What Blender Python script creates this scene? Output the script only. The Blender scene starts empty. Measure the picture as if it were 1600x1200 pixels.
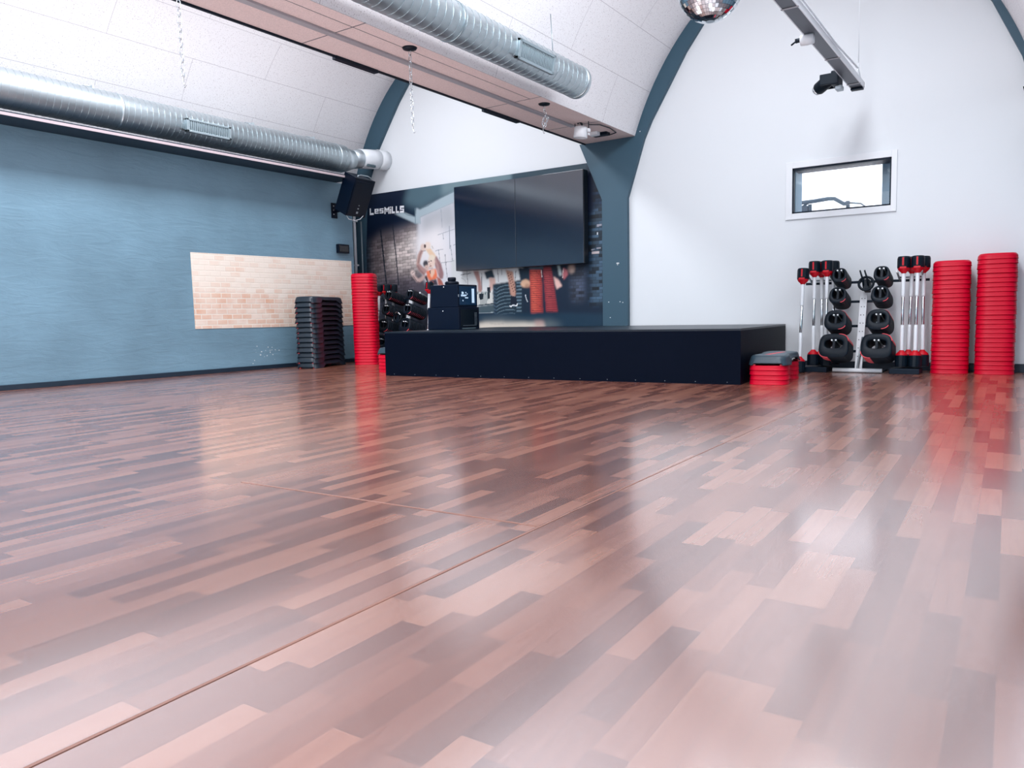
WORLD_S, P_LEFT, P_RIGHT, P_FRONT, EXPO = 1.8, 310, 320, 40, 0.5
import bpy, bmesh, math, random
import numpy as np
from mathutils import Vector, Matrix
random.seed(7)
scene = bpy.context.scene
COL = scene.collection
PI = math.pi

# ------------------------------------------------------------------ materials
def lin(c):
    if isinstance(c, str):
        c = c.lstrip('#'); c = [int(c[i:i+2], 16)/255 for i in (0, 2, 4)]
    return tuple((x/12.92 if x <= .04045 else ((x+.055)/1.055)**2.4) for x in c) + (1.,)

def mat(name, col, rough=.5, metal=0., bump=0., bscale=60., spec=.5, vary=0., vscale=4., emit=None, estr=0., coat=0.):
    m = bpy.data.materials.new(name); m.use_nodes = True
    nt = m.node_tree; b = nt.nodes['Principled BSDF']
    b.inputs['Base Color'].default_value = lin(col)
    b.inputs['Roughness'].default_value = rough
    b.inputs['Metallic'].default_value = metal
    b.inputs['Specular IOR Level'].default_value = spec
    b.inputs['Coat Weight'].default_value = coat
    tc = nt.nodes.new('ShaderNodeTexCoord')
    if vary > 0:
        n = nt.nodes.new('ShaderNodeTexNoise'); n.inputs['Scale'].default_value = vscale; n.inputs['Detail'].default_value = 4
        nt.links.new(tc.outputs['Object'], n.inputs['Vector'])
        hs = nt.nodes.new('ShaderNodeHueSaturation'); hs.inputs['Color'].default_value = lin(col)
        mr = nt.nodes.new('ShaderNodeMapRange')
        mr.inputs['From Min'].default_value = .3; mr.inputs['From Max'].default_value = .7
        mr.inputs['To Min'].default_value = 1-vary; mr.inputs['To Max'].default_value = 1+vary
        nt.links.new(n.outputs['Fac'], mr.inputs['Value']); nt.links.new(mr.outputs['Result'], hs.inputs['Value'])
        nt.links.new(hs.outputs['Color'], b.inputs['Base Color'])
    if bump > 0:
        n2 = nt.nodes.new('ShaderNodeTexNoise'); n2.inputs['Scale'].default_value = bscale; n2.inputs['Detail'].default_value = 3
        nt.links.new(tc.outputs['Object'], n2.inputs['Vector'])
        bp = nt.nodes.new('ShaderNodeBump'); bp.inputs['Strength'].default_value = bump; bp.inputs['Distance'].default_value = .01
        nt.links.new(n2.outputs['Fac'], bp.inputs['Height']); nt.links.new(bp.outputs['Normal'], b.inputs['Normal'])
    if emit:
        b.inputs['Emission Color'].default_value = lin(emit); b.inputs['Emission Strength'].default_value = estr
    return m

class NT:
    """small helper to write node graphs"""
    def __init__(s, m): s.t = m.node_tree; s.b = s.t.nodes['Principled BSDF']
    def n(s, typ, **kw):
        x = s.t.nodes.new('ShaderNode'+typ)
        for k, v in kw.items():
            setattr(x, k, v)
        return x
    def l(s, a, b): s.t.links.new(a, b)
    def put(s, sock, v):
        if hasattr(v, 'links') or hasattr(v, 'is_output'): s.l(v, sock)
        else: sock.default_value = v
    def math(s, op, a, b=0., c=0.):
        x = s.n('Math', operation=op); s.put(x.inputs[0], a); s.put(x.inputs[1], b); s.put(x.inputs[2], c); return x.outputs[0]
    def mix(s, f, a, b, blend='MIX'):
        x = s.n('Mix', data_type='RGBA', blend_type=blend); s.put(x.inputs[0], f); s.put(x.inputs[6], a); s.put(x.inputs[7], b); return x.outputs[2]
    def ramp(s, f, stops, interp='LINEAR'):
        x = s.n('ValToRGB'); x.color_ramp.interpolation = interp; e = x.color_ramp.elements
        while len(e) < len(stops): e.new(.5)
        for i, (p, c) in enumerate(stops): e[i].position = p; e[i].color = lin(c)
        s.l(f, x.inputs[0]); return x.outputs[0]

def mat_floor():
    m = mat('floor_laminate', '#6b3f36', .3); g = NT(m); b = g.b
    tc = g.n('TexCoord'); mp = g.n('Mapping'); mp.inputs['Rotation'].default_value = (0, 0, math.radians(-1.6))
    g.l(tc.outputs['Object'], mp.inputs['Vector'])
    sp = g.n('SeparateXYZ'); g.l(mp.outputs[0], sp.inputs[0])
    x, y = sp.outputs[0], sp.outputs[1]
    xs = g.math('DIVIDE', x, .0635); i = g.math('FLOOR', xs)
    wn = g.n('TexWhiteNoise', noise_dimensions='1D'); g.l(i, wn.inputs['W'])
    ys = g.math('ADD', g.math('DIVIDE', y, .41), g.math('MULTIPLY', wn.outputs['Value'], 7.3))
    j = g.math('FLOOR', ys)
    cb = g.n('CombineXYZ'); g.l(i, cb.inputs[0]); g.l(j, cb.inputs[1])
    w2 = g.n('TexWhiteNoise', noise_dimensions='2D'); g.l(cb.outputs[0], w2.inputs['Vector'])
    # wood grain: noise stretched along the strip and shifted per strip
    cv = g.n('CombineXYZ'); g.l(g.math('ADD', g.math('MULTIPLY', x, 55.), g.math('MULTIPLY', w2.outputs['Value'], 90.)), cv.inputs[0])
    g.l(g.math('MULTIPLY', y, 3.2), cv.inputs[1])
    gr = g.n('TexNoise'); gr.inputs['Scale'].default_value = 1.; gr.inputs['Detail'].default_value = 5.; gr.inputs['Distortion'].default_value = .6
    g.l(cv.outputs[0], gr.inputs['Vector'])
    tone = g.math('ADD', w2.outputs['Value'], g.math('MULTIPLY', g.math('SUBTRACT', gr.outputs['Fac'], .5), .55))
    c = g.ramp(tone, FLOOR_RAMP)
    # thin dark lines between boards
    fx = g.math('FRACT', xs); fy = g.math('FRACT', ys)
    ex = g.math('LESS_THAN', g.math('MINIMUM', fx, g.math('SUBTRACT', 1., fx)), .012)
    ey = g.math('LESS_THAN', g.math('MINIMUM', fy, g.math('SUBTRACT', 1., fy)), .003)
    e = g.math('MAXIMUM', ex, ey)
    c = g.mix(g.math('MULTIPLY', e, .35), c, lin('#2a1614'))
    g.l(c, b.inputs['Base Color'])
    # worn, slightly uneven gloss
    ns = g.n('TexNoise'); ns.inputs['Scale'].default_value = 2.1; ns.inputs['Detail'].default_value = 5.; g.l(tc.outputs['Object'], ns.inputs['Vector'])
    mr = g.n('MapRange'); mr.inputs['From Min'].default_value = .3; mr.inputs['From Max'].default_value = .7
    mr.inputs['To Min'].default_value = FLOOR_R0; mr.inputs['To Max'].default_value = FLOOR_R1
    g.l(ns.outputs['Fac'], mr.inputs['Value']); g.l(mr.outputs[0], b.inputs['Roughness'])
    b.inputs['Specular IOR Level'].default_value = FLOOR_SPEC; b.inputs['Coat Weight'].default_value = FLOOR_COAT; b.inputs['Coat IOR'].default_value = 6.0; b.inputs['Coat Roughness'].default_value = .17
    return m

def mat_vault(name, col):
    m = mat(name, col, .9); g = NT(m); b = g.b
    uv = g.n('UVMap', uv_map='UVMap')
    br = g.n('TexBrick'); br.offset = .5; br.inputs['Scale'].default_value = 1.
    br.inputs['Brick Width'].default_value = 2.1; br.inputs['Row Height'].default_value = .53
    br.inputs['Mortar Size'].default_value = .0028; br.inputs['Mortar Smooth'].default_value = .3
    br.inputs['Color1'].default_value = lin(col); br.inputs['Color2'].default_value = lin(col); br.inputs['Mortar'].default_value = lin('#b4afb4')
    g.l(uv.outputs[0], br.inputs['Vector'])
    tc = g.n('TexCoord')
    n = g.n('TexNoise'); n.inputs['Scale'].default_value = 95.; n.inputs['Detail'].default_value = 4.; g.l(tc.outputs['Object'], n.inputs['Vector'])
    f = g.ramp(n.outputs['Fac'], [(.30, '#c9c4c4'), (.42, '#ffffff')])
    c = g.mix(1., br.outputs['Color'], f, 'MULTIPLY')
    g.l(c, b.inputs['Base Color'])
    bp = g.n('Bump'); bp.inputs['Strength'].default_value = .5; bp.inputs['Distance'].default_value = .004
    g.l(n.outputs['Fac'], bp.inputs['Height']); g.l(bp.outputs[0], b.inputs['Normal'])
    b.inputs['Specular IOR Level'].default_value = .1
    return m

def mat_rough_wall(name, col):
    """painted rendered brick: soft trowel waves, a few course lines"""
    m = mat(name, col, .55); g = NT(m); b = g.b
    tc = g.n('TexCoord'); mp = g.n('Mapping'); mp.inputs['Scale'].default_value = (1, 1.1, 5.); g.l(tc.outputs['Object'], mp.inputs['Vector'])
    n = g.n('TexNoise'); n.inputs['Scale'].default_value = 2.4; n.inputs['Detail'].default_value = 7.; n.inputs['Roughness'].default_value = .62; n.inputs['Distortion'].default_value = .7
    g.l(mp.outputs[0], n.inputs['Vector'])
    w = g.n('TexNoise'); w.inputs['Scale'].default_value = 1.3; w.inputs['Detail'].default_value = 4.; g.l(tc.outputs['Object'], w.inputs['Vector'])
    hs = g.n('HueSaturation'); hs.inputs['Color'].default_value = lin(col)
    mr = g.n('MapRange'); mr.inputs['From Min'].default_value = .3; mr.inputs['From Max'].default_value = .7; mr.inputs['To Min'].default_value = .86; mr.inputs['To Max'].default_value = 1.14
    g.l(w.outputs['Fac'], mr.inputs['Value']); g.l(mr.outputs[0], hs.inputs['Value'])
    g.l(hs.outputs[0], b.inputs['Base Color'])
    bp = g.n('Bump'); bp.inputs['Strength'].default_value = .35; bp.inputs['Distance'].default_value = .03
    g.l(n.outputs['Fac'], bp.inputs['Height']); g.l(bp.outputs[0], b.inputs['Normal'])
    return m

def mat_brick_patch():
    m = mat('whitewashed_brick', '#e8d9cc', .85); g = NT(m); b = g.b
    tc = g.n('TexCoord'); sp = g.n('SeparateXYZ'); g.l(tc.outputs['Object'], sp.inputs[0])
    cv = g.n('CombineXYZ'); g.l(sp.outputs[1], cv.inputs[0]); g.l(sp.outputs[2], cv.inputs[1])
    br = g.n('TexBrick'); br.offset = .5; br.inputs['Scale'].default_value = 1.
    br.inputs['Brick Width'].default_value = .15; br.inputs['Row Height'].default_value = .068
    br.inputs['Mortar Size'].default_value = .008; br.inputs['Mortar Smooth'].default_value = .4; br.inputs['Bias'].default_value = -.1
    br.inputs['Color1'].default_value = lin('#dba98c'); br.inputs['Color2'].default_value = lin('#d08f6e'); br.inputs['Mortar'].default_value = lin('#ded0c4')
    g.l(cv.outputs[0], br.inputs['Vector'])
    # wash of white paint, thicker in the upper half
    n = g.n('TexNoise'); n.inputs['Scale'].default_value = 4.5; n.inputs['Detail'].default_value = 6.; g.l(tc.outputs['Object'], n.inputs['Vector'])
    up = g.n('MapRange'); up.inputs['From Min'].default_value = .95; up.inputs['From Max'].default_value = 1.10; up.inputs['To Min'].default_value = .52; up.inputs['To Max'].default_value = 1.02
    g.l(sp.outputs[2], up.inputs['Value'])
    f = g.math('ADD', up.outputs[0], g.math('MULTIPLY', g.math('SUBTRACT', n.outputs['Fac'], .5), 1.3)); f.node.use_clamp = True
    b2 = g.n('TexBrick'); b2.offset = .5
    for k in ('Scale', 'Brick Width', 'Row Height', 'Mortar Size'): b2.inputs[k].default_value = br.inputs[k].default_value
    b2.inputs['Color1'].default_value = (0, 0, 0, 1); b2.inputs['Color2'].default_value = (1, 1, 1, 1); b2.inputs['Mortar'].default_value = (.9, .9, .9, 1)
    g.l(cv.outputs[0], b2.inputs['Vector'])
    bw_ = g.n('RGBToBW'); g.l(b2.outputs['Color'], bw_.inputs[0])
    f = g.math('ADD', f, g.math('MULTIPLY', g.math('SUBTRACT', bw_.outputs[0], .5), .5)); f.node.use_clamp = True
    c = g.mix(f, br.outputs['Color'], lin('#ece0d3'))
    g.l(c, b.inputs['Base Color'])
    bp = g.n('Bump'); bp.inputs['Strength'].default_value = .35; bp.inputs['Distance'].default_value = .01
    g.l(br.outputs['Fac'], bp.inputs['Height']); bp.invert = True; g.l(bp.outputs[0], b.inputs['Normal'])
    return m

FLOOR_RAMP = [(.0, '#6b392a'), (.25, '#7c4634'), (.45, '#8b5340'), (.62, '#965d49'), (.82, '#a36953'), (1., '#ad745d')]
FLOOR_R0, FLOOR_R1, FLOOR_SPEC, FLOOR_COAT = .30, .38, .4, 1.
M = dict(
    floor=mat_floor(),
    white=mat('white_wall_paint', '#dfe3e6', .75, bump=.05, bscale=150),
    vault=mat_vault('wood_wool_panels', '#e6e4e6'),
    slate=mat('slate_steel_paint', '#3a5666', .5, spec=.35),
    lwall=mat_rough_wall('slate_wall_paint', '#6f90a2'),
    skirt=mat('dark_skirting_and_ledge_shade', '#0b2233', .5),
    brick=mat_brick_patch(),
    wframe=mat('white_window_paint', '#e4e7ea', .5),
    dframe=mat('dark_gasket', '#061827', .5, spec=.2),
    reveal=mat('pale_blue_reveal', '#5f8094', .6),
    galv=mat('galvanised_steel', '#ccd6da', .42, 1., vary=.05, vscale=9),
    galvd=mat('galvanised_seam', '#a9b7bd', .4, 1.),
    grille=mat('grille_steel', '#a9b9bf', .4, .8),
    grilled=mat('grille_dark', '#53666e', .6),
    chrome=mat('chrome', '#d8dde0', .12, 1.),
    rail=mat('grey_rail', '#a9a7ac', .45, .2),
    stage=mat('black_stage_board', '#010818', .5, spec=.06, bump=.05, bscale=30),
    stagetop=mat('black_stage_top', '#0a1824', .35, spec=.4),
    black=mat('black_plastic', '#020d1e', .42, spec=.2),
    blackg=mat('black_gloss', '#030b16', .18),
    dark=mat('dark_rubber', '#03121e', .45, spec=.22),
    slatep=mat('grey_step_plastic', '#2a3d48', .38),
    steptop=mat('step_top_grip', '#5b6b74', .5, bump=.2, bscale=300),
    red=mat('red_plastic', '#c60028', .42, spec=.2),
    redd=mat('red_accent', '#c4081f', .4, spec=.3),
    pinkred=mat('coral_accent', '#e8505a', .45),
    whitem=mat('white_enamel', '#e2e6ea', .35),
    greym=mat('grey_metal', '#9aa4aa', .35, .8),
    screen=mat('dark_screen', '#01142a', .14, spec=.3, coat=1.),
    bezel=mat('screen_bezel', '#041019', .35),
    navy=mat('navy_box', '#021024', .4, spec=.18),
    lamp=mat('white_lamp_shell', '#e6e9ec', .45),
    cable=mat('dark_cable', '#0b1a26', .5),
    letter=mat('white_lettering', '#eef0f4', .6),
    pale=mat('pale_screen_text', '#9fb4c6', .4, emit='#b9d2ea', estr=.5),
    bluescr=mat('display_glass', '#0a2036', .2, emit='#0d3050', estr=.25),
    pipe=mat('white_conduit', '#f4f7f9', .4),
    bound=mat('treadmill_grey', '#3d5160', .5),
    seam=mat('floor_joint_strip', '#8a6458', .35),
    trimp=mat('pale_pink_trim', '#b9a9ad', .6),
    stepp=mat('dark_step_plastic', '#122330', .34, spec=.55),
    trackg=mat('track_underside', '#5b6069', .45, .3),
    peg=mat('peg_tip_white', '#eef2f4', .4),
)
def mat_glass():
    m = bpy.data.materials.new('window_glass'); m.use_nodes = True; nt = m.node_tree
    for n in list(nt.nodes):
        if n.type == 'BSDF_PRINCIPLED': nt.nodes.remove(n)
    out = [n for n in nt.nodes if n.type == 'OUTPUT_MATERIAL'][0]
    t = nt.nodes.new('ShaderNodeBsdfTransparent'); gl = nt.nodes.new('ShaderNodeBsdfGlossy'); gl.inputs['Roughness'].default_value = .02
    fr = nt.nodes.new('ShaderNodeFresnel'); mx = nt.nodes.new('ShaderNodeMixShader')
    nt.links.new(fr.outputs[0], mx.inputs[0]); nt.links.new(t.outputs[0], mx.inputs[1]); nt.links.new(gl.outputs[0], mx.inputs[2])
    nt.links.new(mx.outputs[0], out.inputs[0]); return m
M['glass'] = mat_glass()
_b = M['screen'].node_tree.nodes['Principled BSDF']; _b.inputs['Coat IOR'].default_value = 1.75; _b.inputs['Coat Roughness'].default_value = .13
def mat_mirror_tiles():
    m = mat('mirror_tiles', '#d9dee2', .06, 1.); g = NT(m)
    uv = g.n('UVMap', uv_map='UVMap')
    br = g.n('TexBrick'); br.offset = 0.; br.inputs['Scale'].default_value = 1.
    br.inputs['Brick Width'].default_value = 1.; br.inputs['Row Height'].default_value = 1.; br.inputs['Mortar Size'].default_value = .05
    br.inputs['Color1'].default_value = lin('#e3e7ea'); br.inputs['Color2'].default_value = lin('#d0d6da'); br.inputs['Mortar'].default_value = lin('#7c8890')
    g.l(uv.outputs[0], br.inputs['Vector']); g.l(br.outputs['Color'], g.b.inputs['Base Color'])
    return m
M['mirror'] = mat_mirror_tiles()

# ------------------------------------------------------------------ mesh builder
class MB:
    def __init__(s): s.bm = bmesh.new(); s.mats = []; s.cur = 0
    def use(s, m):
        if m not in s.mats: s.mats.append(m)
        s.cur = s.mats.index(m); return s
    def face(s, vs, smooth=False):
        try: f = s.bm.faces.new(vs)
        except ValueError: return None
        f.material_index = s.cur; f.smooth = smooth; return f
    def box(s, lo, hi, bev=0., mtx=None):
        b = bmesh.new(); bmesh.ops.create_cube(b, size=1.)
        c = [(lo[i]+hi[i])/2 for i in range(3)]; d = [abs(hi[i]-lo[i]) for i in range(3)]
        bmesh.ops.scale(b, vec=d, verts=b.verts); bmesh.ops.translate(b, vec=c, verts=b.verts)
        if bev > 0: bmesh.ops.bevel(b, geom=list(b.edges), offset=min(bev, min(d)*.45), segments=2, affect='EDGES', profile=.6)
        s.merge(b, mtx); return s
    def merge(s, b, mtx=None, smooth=False):
        if mtx is not None: bmesh.ops.transform(b, matrix=mtx, verts=b.verts)
        mp = {v: s.bm.verts.new(v.co) for v in b.verts}
        for f in b.faces:
            nf = s.face([mp[v] for v in f.verts], smooth)
        b.free()
    def rings(s, rs, close=True, cap0=True, cap1=True, loop=False, smooth=True):
        vs = [[s.bm.verts.new(p) for p in r] for r in rs]
        n = len(vs[0]); N = len(vs)
        for k in range(N if loop else N-1):
            a, b = vs[k], vs[(k+1) % N]
            for i in range(n if close else n-1):
                j = (i+1) % n
                s.face([a[i], a[j], b[j], b[i]], smooth)
        if not loop:
            if cap0: s.face(list(reversed(vs[0])))
            if cap1: s.face(vs[-1])
        return s
    def tube(s, pts, r, n=10, cap=True, smooth=True):
        pts = [Vector(p) for p in pts]; rr = r if isinstance(r, (list, tuple)) else [r]*len(pts)
        rs = []; prev = None
        for i, p in enumerate(pts):
            if i == 0: t = pts[1]-p
            elif i == len(pts)-1: t = p-pts[-2]
            else: t = (pts[i+1]-p).normalized()+(p-pts[i-1]).normalized()
            t.normalize()
            if prev is None:
                a = Vector((0, 0, 1)) if abs(t.z) < .9 else Vector((1, 0, 0))
                u = t.cross(a).normalized()
            else:
                u = (prev - t*prev.dot(t)).normalized()
            prev = u; v = t.cross(u)
            rs.append([p+(u*math.cos(2*PI*k/n)+v*math.sin(2*PI*k/n))*rr[i] for k in range(n)])
        s.rings(rs, cap0=cap, cap1=cap, smooth=smooth); return s
    def lathe(s, prof, n=24, mtx=None, smooth=True):
        rs = []
        for r, z in prof:
            ring = [Vector((r*math.cos(2*PI*k/n), r*math.sin(2*PI*k/n), z)) for k in range(n)]
            if mtx is not None: ring = [mtx @ p for p in ring]
            rs.append(ring)
        s.rings(rs, smooth=smooth); return s
    def prism(s, poly, axis, a, b, bev=0.):
        """poly of 2d points, extruded along axis 'X','Y' or 'Z' from a to b"""
        def P(p, t):
            return {'X': (t, p[0], p[1]), 'Y': (p[0], t, p[1]), 'Z': (p[0], p[1], t)}[axis]
        A = [s.bm.verts.new(P(p, a)) for p in poly]; B = [s.bm.verts.new(P(p, b)) for p in poly]
        n = len(poly)
        s.face(list(reversed(A))); s.face(B)
        for i in range(n): s.face([A[i], A[(i+1) % n], B[(i+1) % n], B[i]])
        return s
    def build(s, name, m=None, parent=None, loc=None, autosmooth=None):
        bmesh.ops.recalc_face_normals(s.bm, faces=list(s.bm.faces))
        me = bpy.data.meshes.new(name); s.bm.to_mesh(me); s.bm.free()
        ms = s.mats if s.mats else [m]
        for x in ms: me.materials.append(M[x] if isinstance(x, str) else x)
        o = bpy.data.objects.new(name, me); COL.objects.link(o)
        if parent: o.parent = parent
        if loc is not None: o.location = loc
        return o

def thing(name, label, cat, loc=(0, 0, 0), rot=(0, 0, 0), group=None):
    o = bpy.data.objects.new(name, None); COL.objects.link(o); o.empty_display_size = .1
    o.location = loc; o.rotation_euler = rot if not isinstance(rot, (int, float)) else (0, 0, rot)
    return tag(o, label, cat, group)
def tag(o, label, cat, group=None):
    o['label'] = label; o['category'] = cat
    if group: o['group'] = group
    return o
def struct(o, label=None):
    o['kind'] = 'structure'
    if label: o['label'] = label
    return o
def dup(root, loc, rot=None, label=None, group=None):
    r = root.copy(); COL.objects.link(r); r.location = loc
    if rot is not None: r.rotation_euler = rot if not isinstance(rot, (int, float)) else (0, 0, rot)
    if label: r['label'] = label
    if group: r['group'] = group
    for ch in list(root.children):
        c = ch.copy(); COL.objects.link(c); c.parent = r
        for g in ch.children:
            d = g.copy(); COL.objects.link(d); d.parent = c
    return r
def ordn(k):
    return str(k)+('th' if 10 <= k % 100 <= 20 else {1: 'st', 2: 'nd', 3: 'rd'}.get(k % 10, 'th'))
W = ['first', 'second', 'third', 'fourth', 'fifth', 'sixth', 'seventh', 'eighth', 'ninth', 'tenth', 'eleventh', 'twelfth', 'thirteenth', 'fourteenth']
def superell(w, h, n, N, cx=0., cz=0., taper=0.):
    out = []
    for k in range(N):
        t = 2*PI*k/N; c, s_ = math.cos(t), math.sin(t)
        x = math.copysign(abs(c)**(2/n), c)*w/2; z = math.copysign(abs(s_)**(2/n), s_)*h/2
        x *= 1 - taper*z/(h/2)
        out.append((cx+x, cz+z))
    return out

# ------------------------------------------------------------------ camera
YAW, PITCH, ROLL, HC = math.radians(34.45038), math.radians(5.045346), math.radians(-1.148854), .65
f_ = Vector((-math.sin(YAW)*math.cos(PITCH), math.cos(YAW)*math.cos(PITCH), -math.sin(PITCH)))
r0 = Vector((math.cos(YAW), math.sin(YAW), 0)); u0 = r0.cross(f_)
r_ = r0*math.cos(ROLL)+u0*math.sin(ROLL); u_ = -r0*math.sin(ROLL)+u0*math.cos(ROLL)
cd = bpy.data.cameras.new('camera'); cam = bpy.data.objects.new('camera', cd); COL.objects.link(cam)
cd.sensor_width = 36.; cd.sensor_fit = 'HORIZONTAL'; cd.lens = 36*1202/1600; cd.clip_start = .02; cd.clip_end = 200
cam.matrix_world = Matrix(((r_.x, u_.x, -f_.x, 0), (r_.y, u_.y, -f_.y, 0), (r_.z, u_.z, -f_.z, HC), (0, 0, 0, 1)))
scene.camera = cam

# ------------------------------------------------------------------ room shell
YB = 9.0           # face of the back wall
YF = 8.94          # face of the steel frames standing on it
CL, CR = -6.94, -2.07      # crown lines of the two vaults
VA, VB, VZ = 2.358, 3.219, 1.5
def vault_dx(z): return VA*math.sqrt(max(0, 1-((z-VZ)/VB)**2))

fl = MB(); fl.box((-10.5, -3.3, -.1), (1.5, 14, 0)); FL = struct(fl.build('floor', 'floor'), 'dark red brown strip laminate floor with a soft gloss')
sj = MB(); sj.box((-.004, 0, 0), (.004, 2.1, .0012)); jl = sj.build('joint_strip', 'seam', FL); jl.location = (-1.20, .05, 0); jl.rotation_euler.z = math.radians(1.6)
sj = MB(); sj.box((-.003, 0, 0), (.003, 4.2, .001)); jl = sj.build('joint_strip', 'seam', FL); jl.location = (-1.26, 2.149, 0); jl.rotation_euler.z = math.radians(.6)
sj = MB(); sj.box((-1.4, -.005, 0), (0, .005, .0012)); jl = sj.build('joint_strip', 'seam', FL); jl.location = (-1.258, 1.965, 0); jl.rotation_euler.z = math.radians(2.0)

# back wall with the window opening
WX0, WX1, WZ0, WZ1 = -2.325, -1.325, 1.725, 2.22
bw = MB()
for lo, hi in (((-10.5, YB, 0), (WX0, YB+.38, 5.2)), ((WX1, YB, 0), (1.5, YB+.38, 5.2)), ((WX0, YB, 0), (WX1, YB+.38, WZ0)), ((WX0, YB, WZ1), (WX1, YB+.38, 5.2))):
    bw.box(lo, hi)
struct(bw.build('wall_back', 'white'), 'smooth white end wall under the arched ceiling')
# left wall: thick masonry that ends short of the back wall, with a ledge on top
lw = MB(); lw.box((-9.6, -3, 0), (-8.65, 8.42, 2.665)); LW = struct(lw.build('wall_left', 'lwall'), 'slate blue rendered brick side wall')
bp_ = MB(); bp_.prism([(5.672, 1.512), (8.36, 1.528), (8.36, .56), (5.683, .569)], 'X', -8.66, -8.644)
o = bp_.build('brick_patch', 'brick', LW); o['label'] = 'patch of bare whitewashed brick left unpainted'
# chipped paint low on the wall
ch = MB()
for k in range(26):
    y = 6.75+random.gauss(0, .13); z = .22+random.gauss(0, .055); q = random.uniform(.003, .013)
    ch.box((-8.652, y, z), (-8.648, y+q*random.uniform(.6, 2), z+q))
ch.build('paint_chips', 'white', LW)['kind'] = 'stuff'
rc = MB(); rc.box((-10.4, 8.42, 0), (-9.3, YB, 5.)); struct(rc.build('wall_left.001', 'lwall'), 'slate recess wall beside the corner column')
rw = MB(); rw.box((.62, -3, 0), (1.4, YB, 2.75)); struct(rw.build('wall_right', 'lwall'))
fw = MB(); fw.box((-10.4, -3.25, 0), (1.5, -3, 5.2)); struct(fw.build('wall_front', 'white'))
lg = MB(); lg.use('skirt').box((-9.6, -3, 2.668), (-8.262, 8.14, 2.71)); lg.use('trimp').box((-8.262, -3, 2.667), (-8.25, 8.15, 2.696)); struct(lg.build('trim_4'), 'pale-edged ledge with shade-darkened underside along the top of the slate wall')  # ledge underside coloured near-black to deepen the shade band below it
bs = MB(); bs.box((-8.65, -3, 0), (-8.632, 8.42, .055), .004); struct(bs.build('baseboard_left', 'skirt'))
bs = MB(); bs.box((-4.32, YB-.016, 0), (.62, YB, .085), .004); struct(bs.build('baseboard_back', 'skirt'))

# vaults
def vault(name, cx, aL, aR, zl, zr, label, uo, vo):
    N = 64; t0 = PI-math.asin((zl-VZ)/VB); t1 = math.asin((zr-VZ)/VB); prof = []
    for k in range(N+1):
        t = t0+(t1-t0)*k/N; a = aL if t > PI/2 else aR
        prof.append((cx+a*math.cos(t), VZ+VB*math.sin(t)))
    b = bmesh.new(); uvl = b.loops.layers.uv.new('UVMap'); L = [0]
    for k in range(1, len(prof)): L.append(L[-1]+math.dist(prof[k], prof[k-1]))
    rows = [[b.verts.new((p[0], y, p[1])) for p in prof] for y in (-3, YF+.03)]
    up = [[b.verts.new((p[0]+(p[0]-cx)*.03, y, p[1]+.08)) for p in prof] for y in (-3, YF+.03)]
    for k in range(len(prof)-1):
        f = b.faces.new((rows[0][k], rows[0][k+1], rows[1][k+1], rows[1][k])); f.smooth = True
        for lp, (u, v) in zip(f.loops, ((-3, L[k]), (-3, L[k+1]), (YF, L[k+1]), (YF, L[k]))): lp[uvl].uv = (u+uo, v+vo)
        b.faces.new((up[0][k], up[1][k], up[1][k+1], up[0][k+1]))
    me = bpy.data.meshes.new(name); b.to_mesh(me); b.free(); me.materials.append(M['vault'])
    o = bpy.data.objects.new(name, me); COL.objects.link(o); return struct(o, label)
vault('ceiling', CL, VA, VA, 2.70, 2.84, 'white wood wool panelled barrel vault on the left', -5.78, -.21)
vault('ceiling.001', CR, VA, 2.16, 2.84, 2.70, 'white wood wool panelled barrel vault on the right', -4.9, 0)
# valley beam between the vaults
def bx_uv(name, lo, hi, m, parent=None):
    b = MB(); b.box(lo, hi); return b.build(name, m, parent)
vb = MB(); vb.box((-4.91, -3, 2.84), (-4.215, YF, 3.25))
BEAM = struct(vb.build('ceiling.002', mat('wood_wool_beam_bounce_tint', '#dfcac6', .9, bump=.5, bscale=110, vary=.10, vscale=110)), 'boxed valley beam between the two vaults')  # pinkish base tint stands in for light bounced up off the floor
rl = MB(); rl.box((-4.585, -3, 2.822), (-4.525, 8.0, 2.84), .003); rl.build('light_rail', 'rail', BEAM)
jn = MB()
for y in (1.9, 4.3, 6.75, 8.0): jn.box((-4.905, y, 2.8385), (-4.2055, y+.008, 2.8405))
jn.box((-4.345, -3, 2.8385), (-4.340, 6.75, 2.8405))
jn.build('panel_joint', 'trackg', BEAM)
ed = MB(); ed.box((-4.925, -3, 2.825), (-4.905, YF, 2.85)); ed.box((-4.95, 4.66, 2.812), (-4.90, 5.15, 2.85)); ed.box((-4.95, 6.75, 2.812), (-4.90, 7.4, 2.85))
ed.build('edge_trim', 'dframe', BEAM)

# steel portal frames on the back wall (slate painted)
intr = [(2.03, 2.79), (1.93, 3.0), (1.69, 3.39), (1.49, 3.72), (1.26, 4.02), (1.0, 4.24), (.6, 4.45), (0, 4.55)]
def ext(cx, sgn, z0, a=VA, n=22):
    zs = [VZ+VB*math.sin(math.asin((z0-VZ)/VB)+(PI/2-math.asin((z0-VZ)/VB))*k/n) for k in range(n+1)]
    return [(cx+sgn*a*math.sqrt(max(0, 1-((z-VZ)/VB)**2)), z) for z in zs]
pil = [(-4.683, 0), (-4.327, 0), (-4.325, 2.1)]+[(CR-d, z) for d, z in intr]+list(reversed(ext(CR, -1, 2.842)))+[(-4.205, 2.84), (-4.915, 2.842), (-5.0, 2.842), (-4.68, 2.11)]
b = MB(); b.use('slate').prism(pil, 'Y', YF, YB+.01); P1 = struct(b.build('trim_1'), 'slate steel pillar flaring into the arch rib beside the screens')
b = MB()
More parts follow.
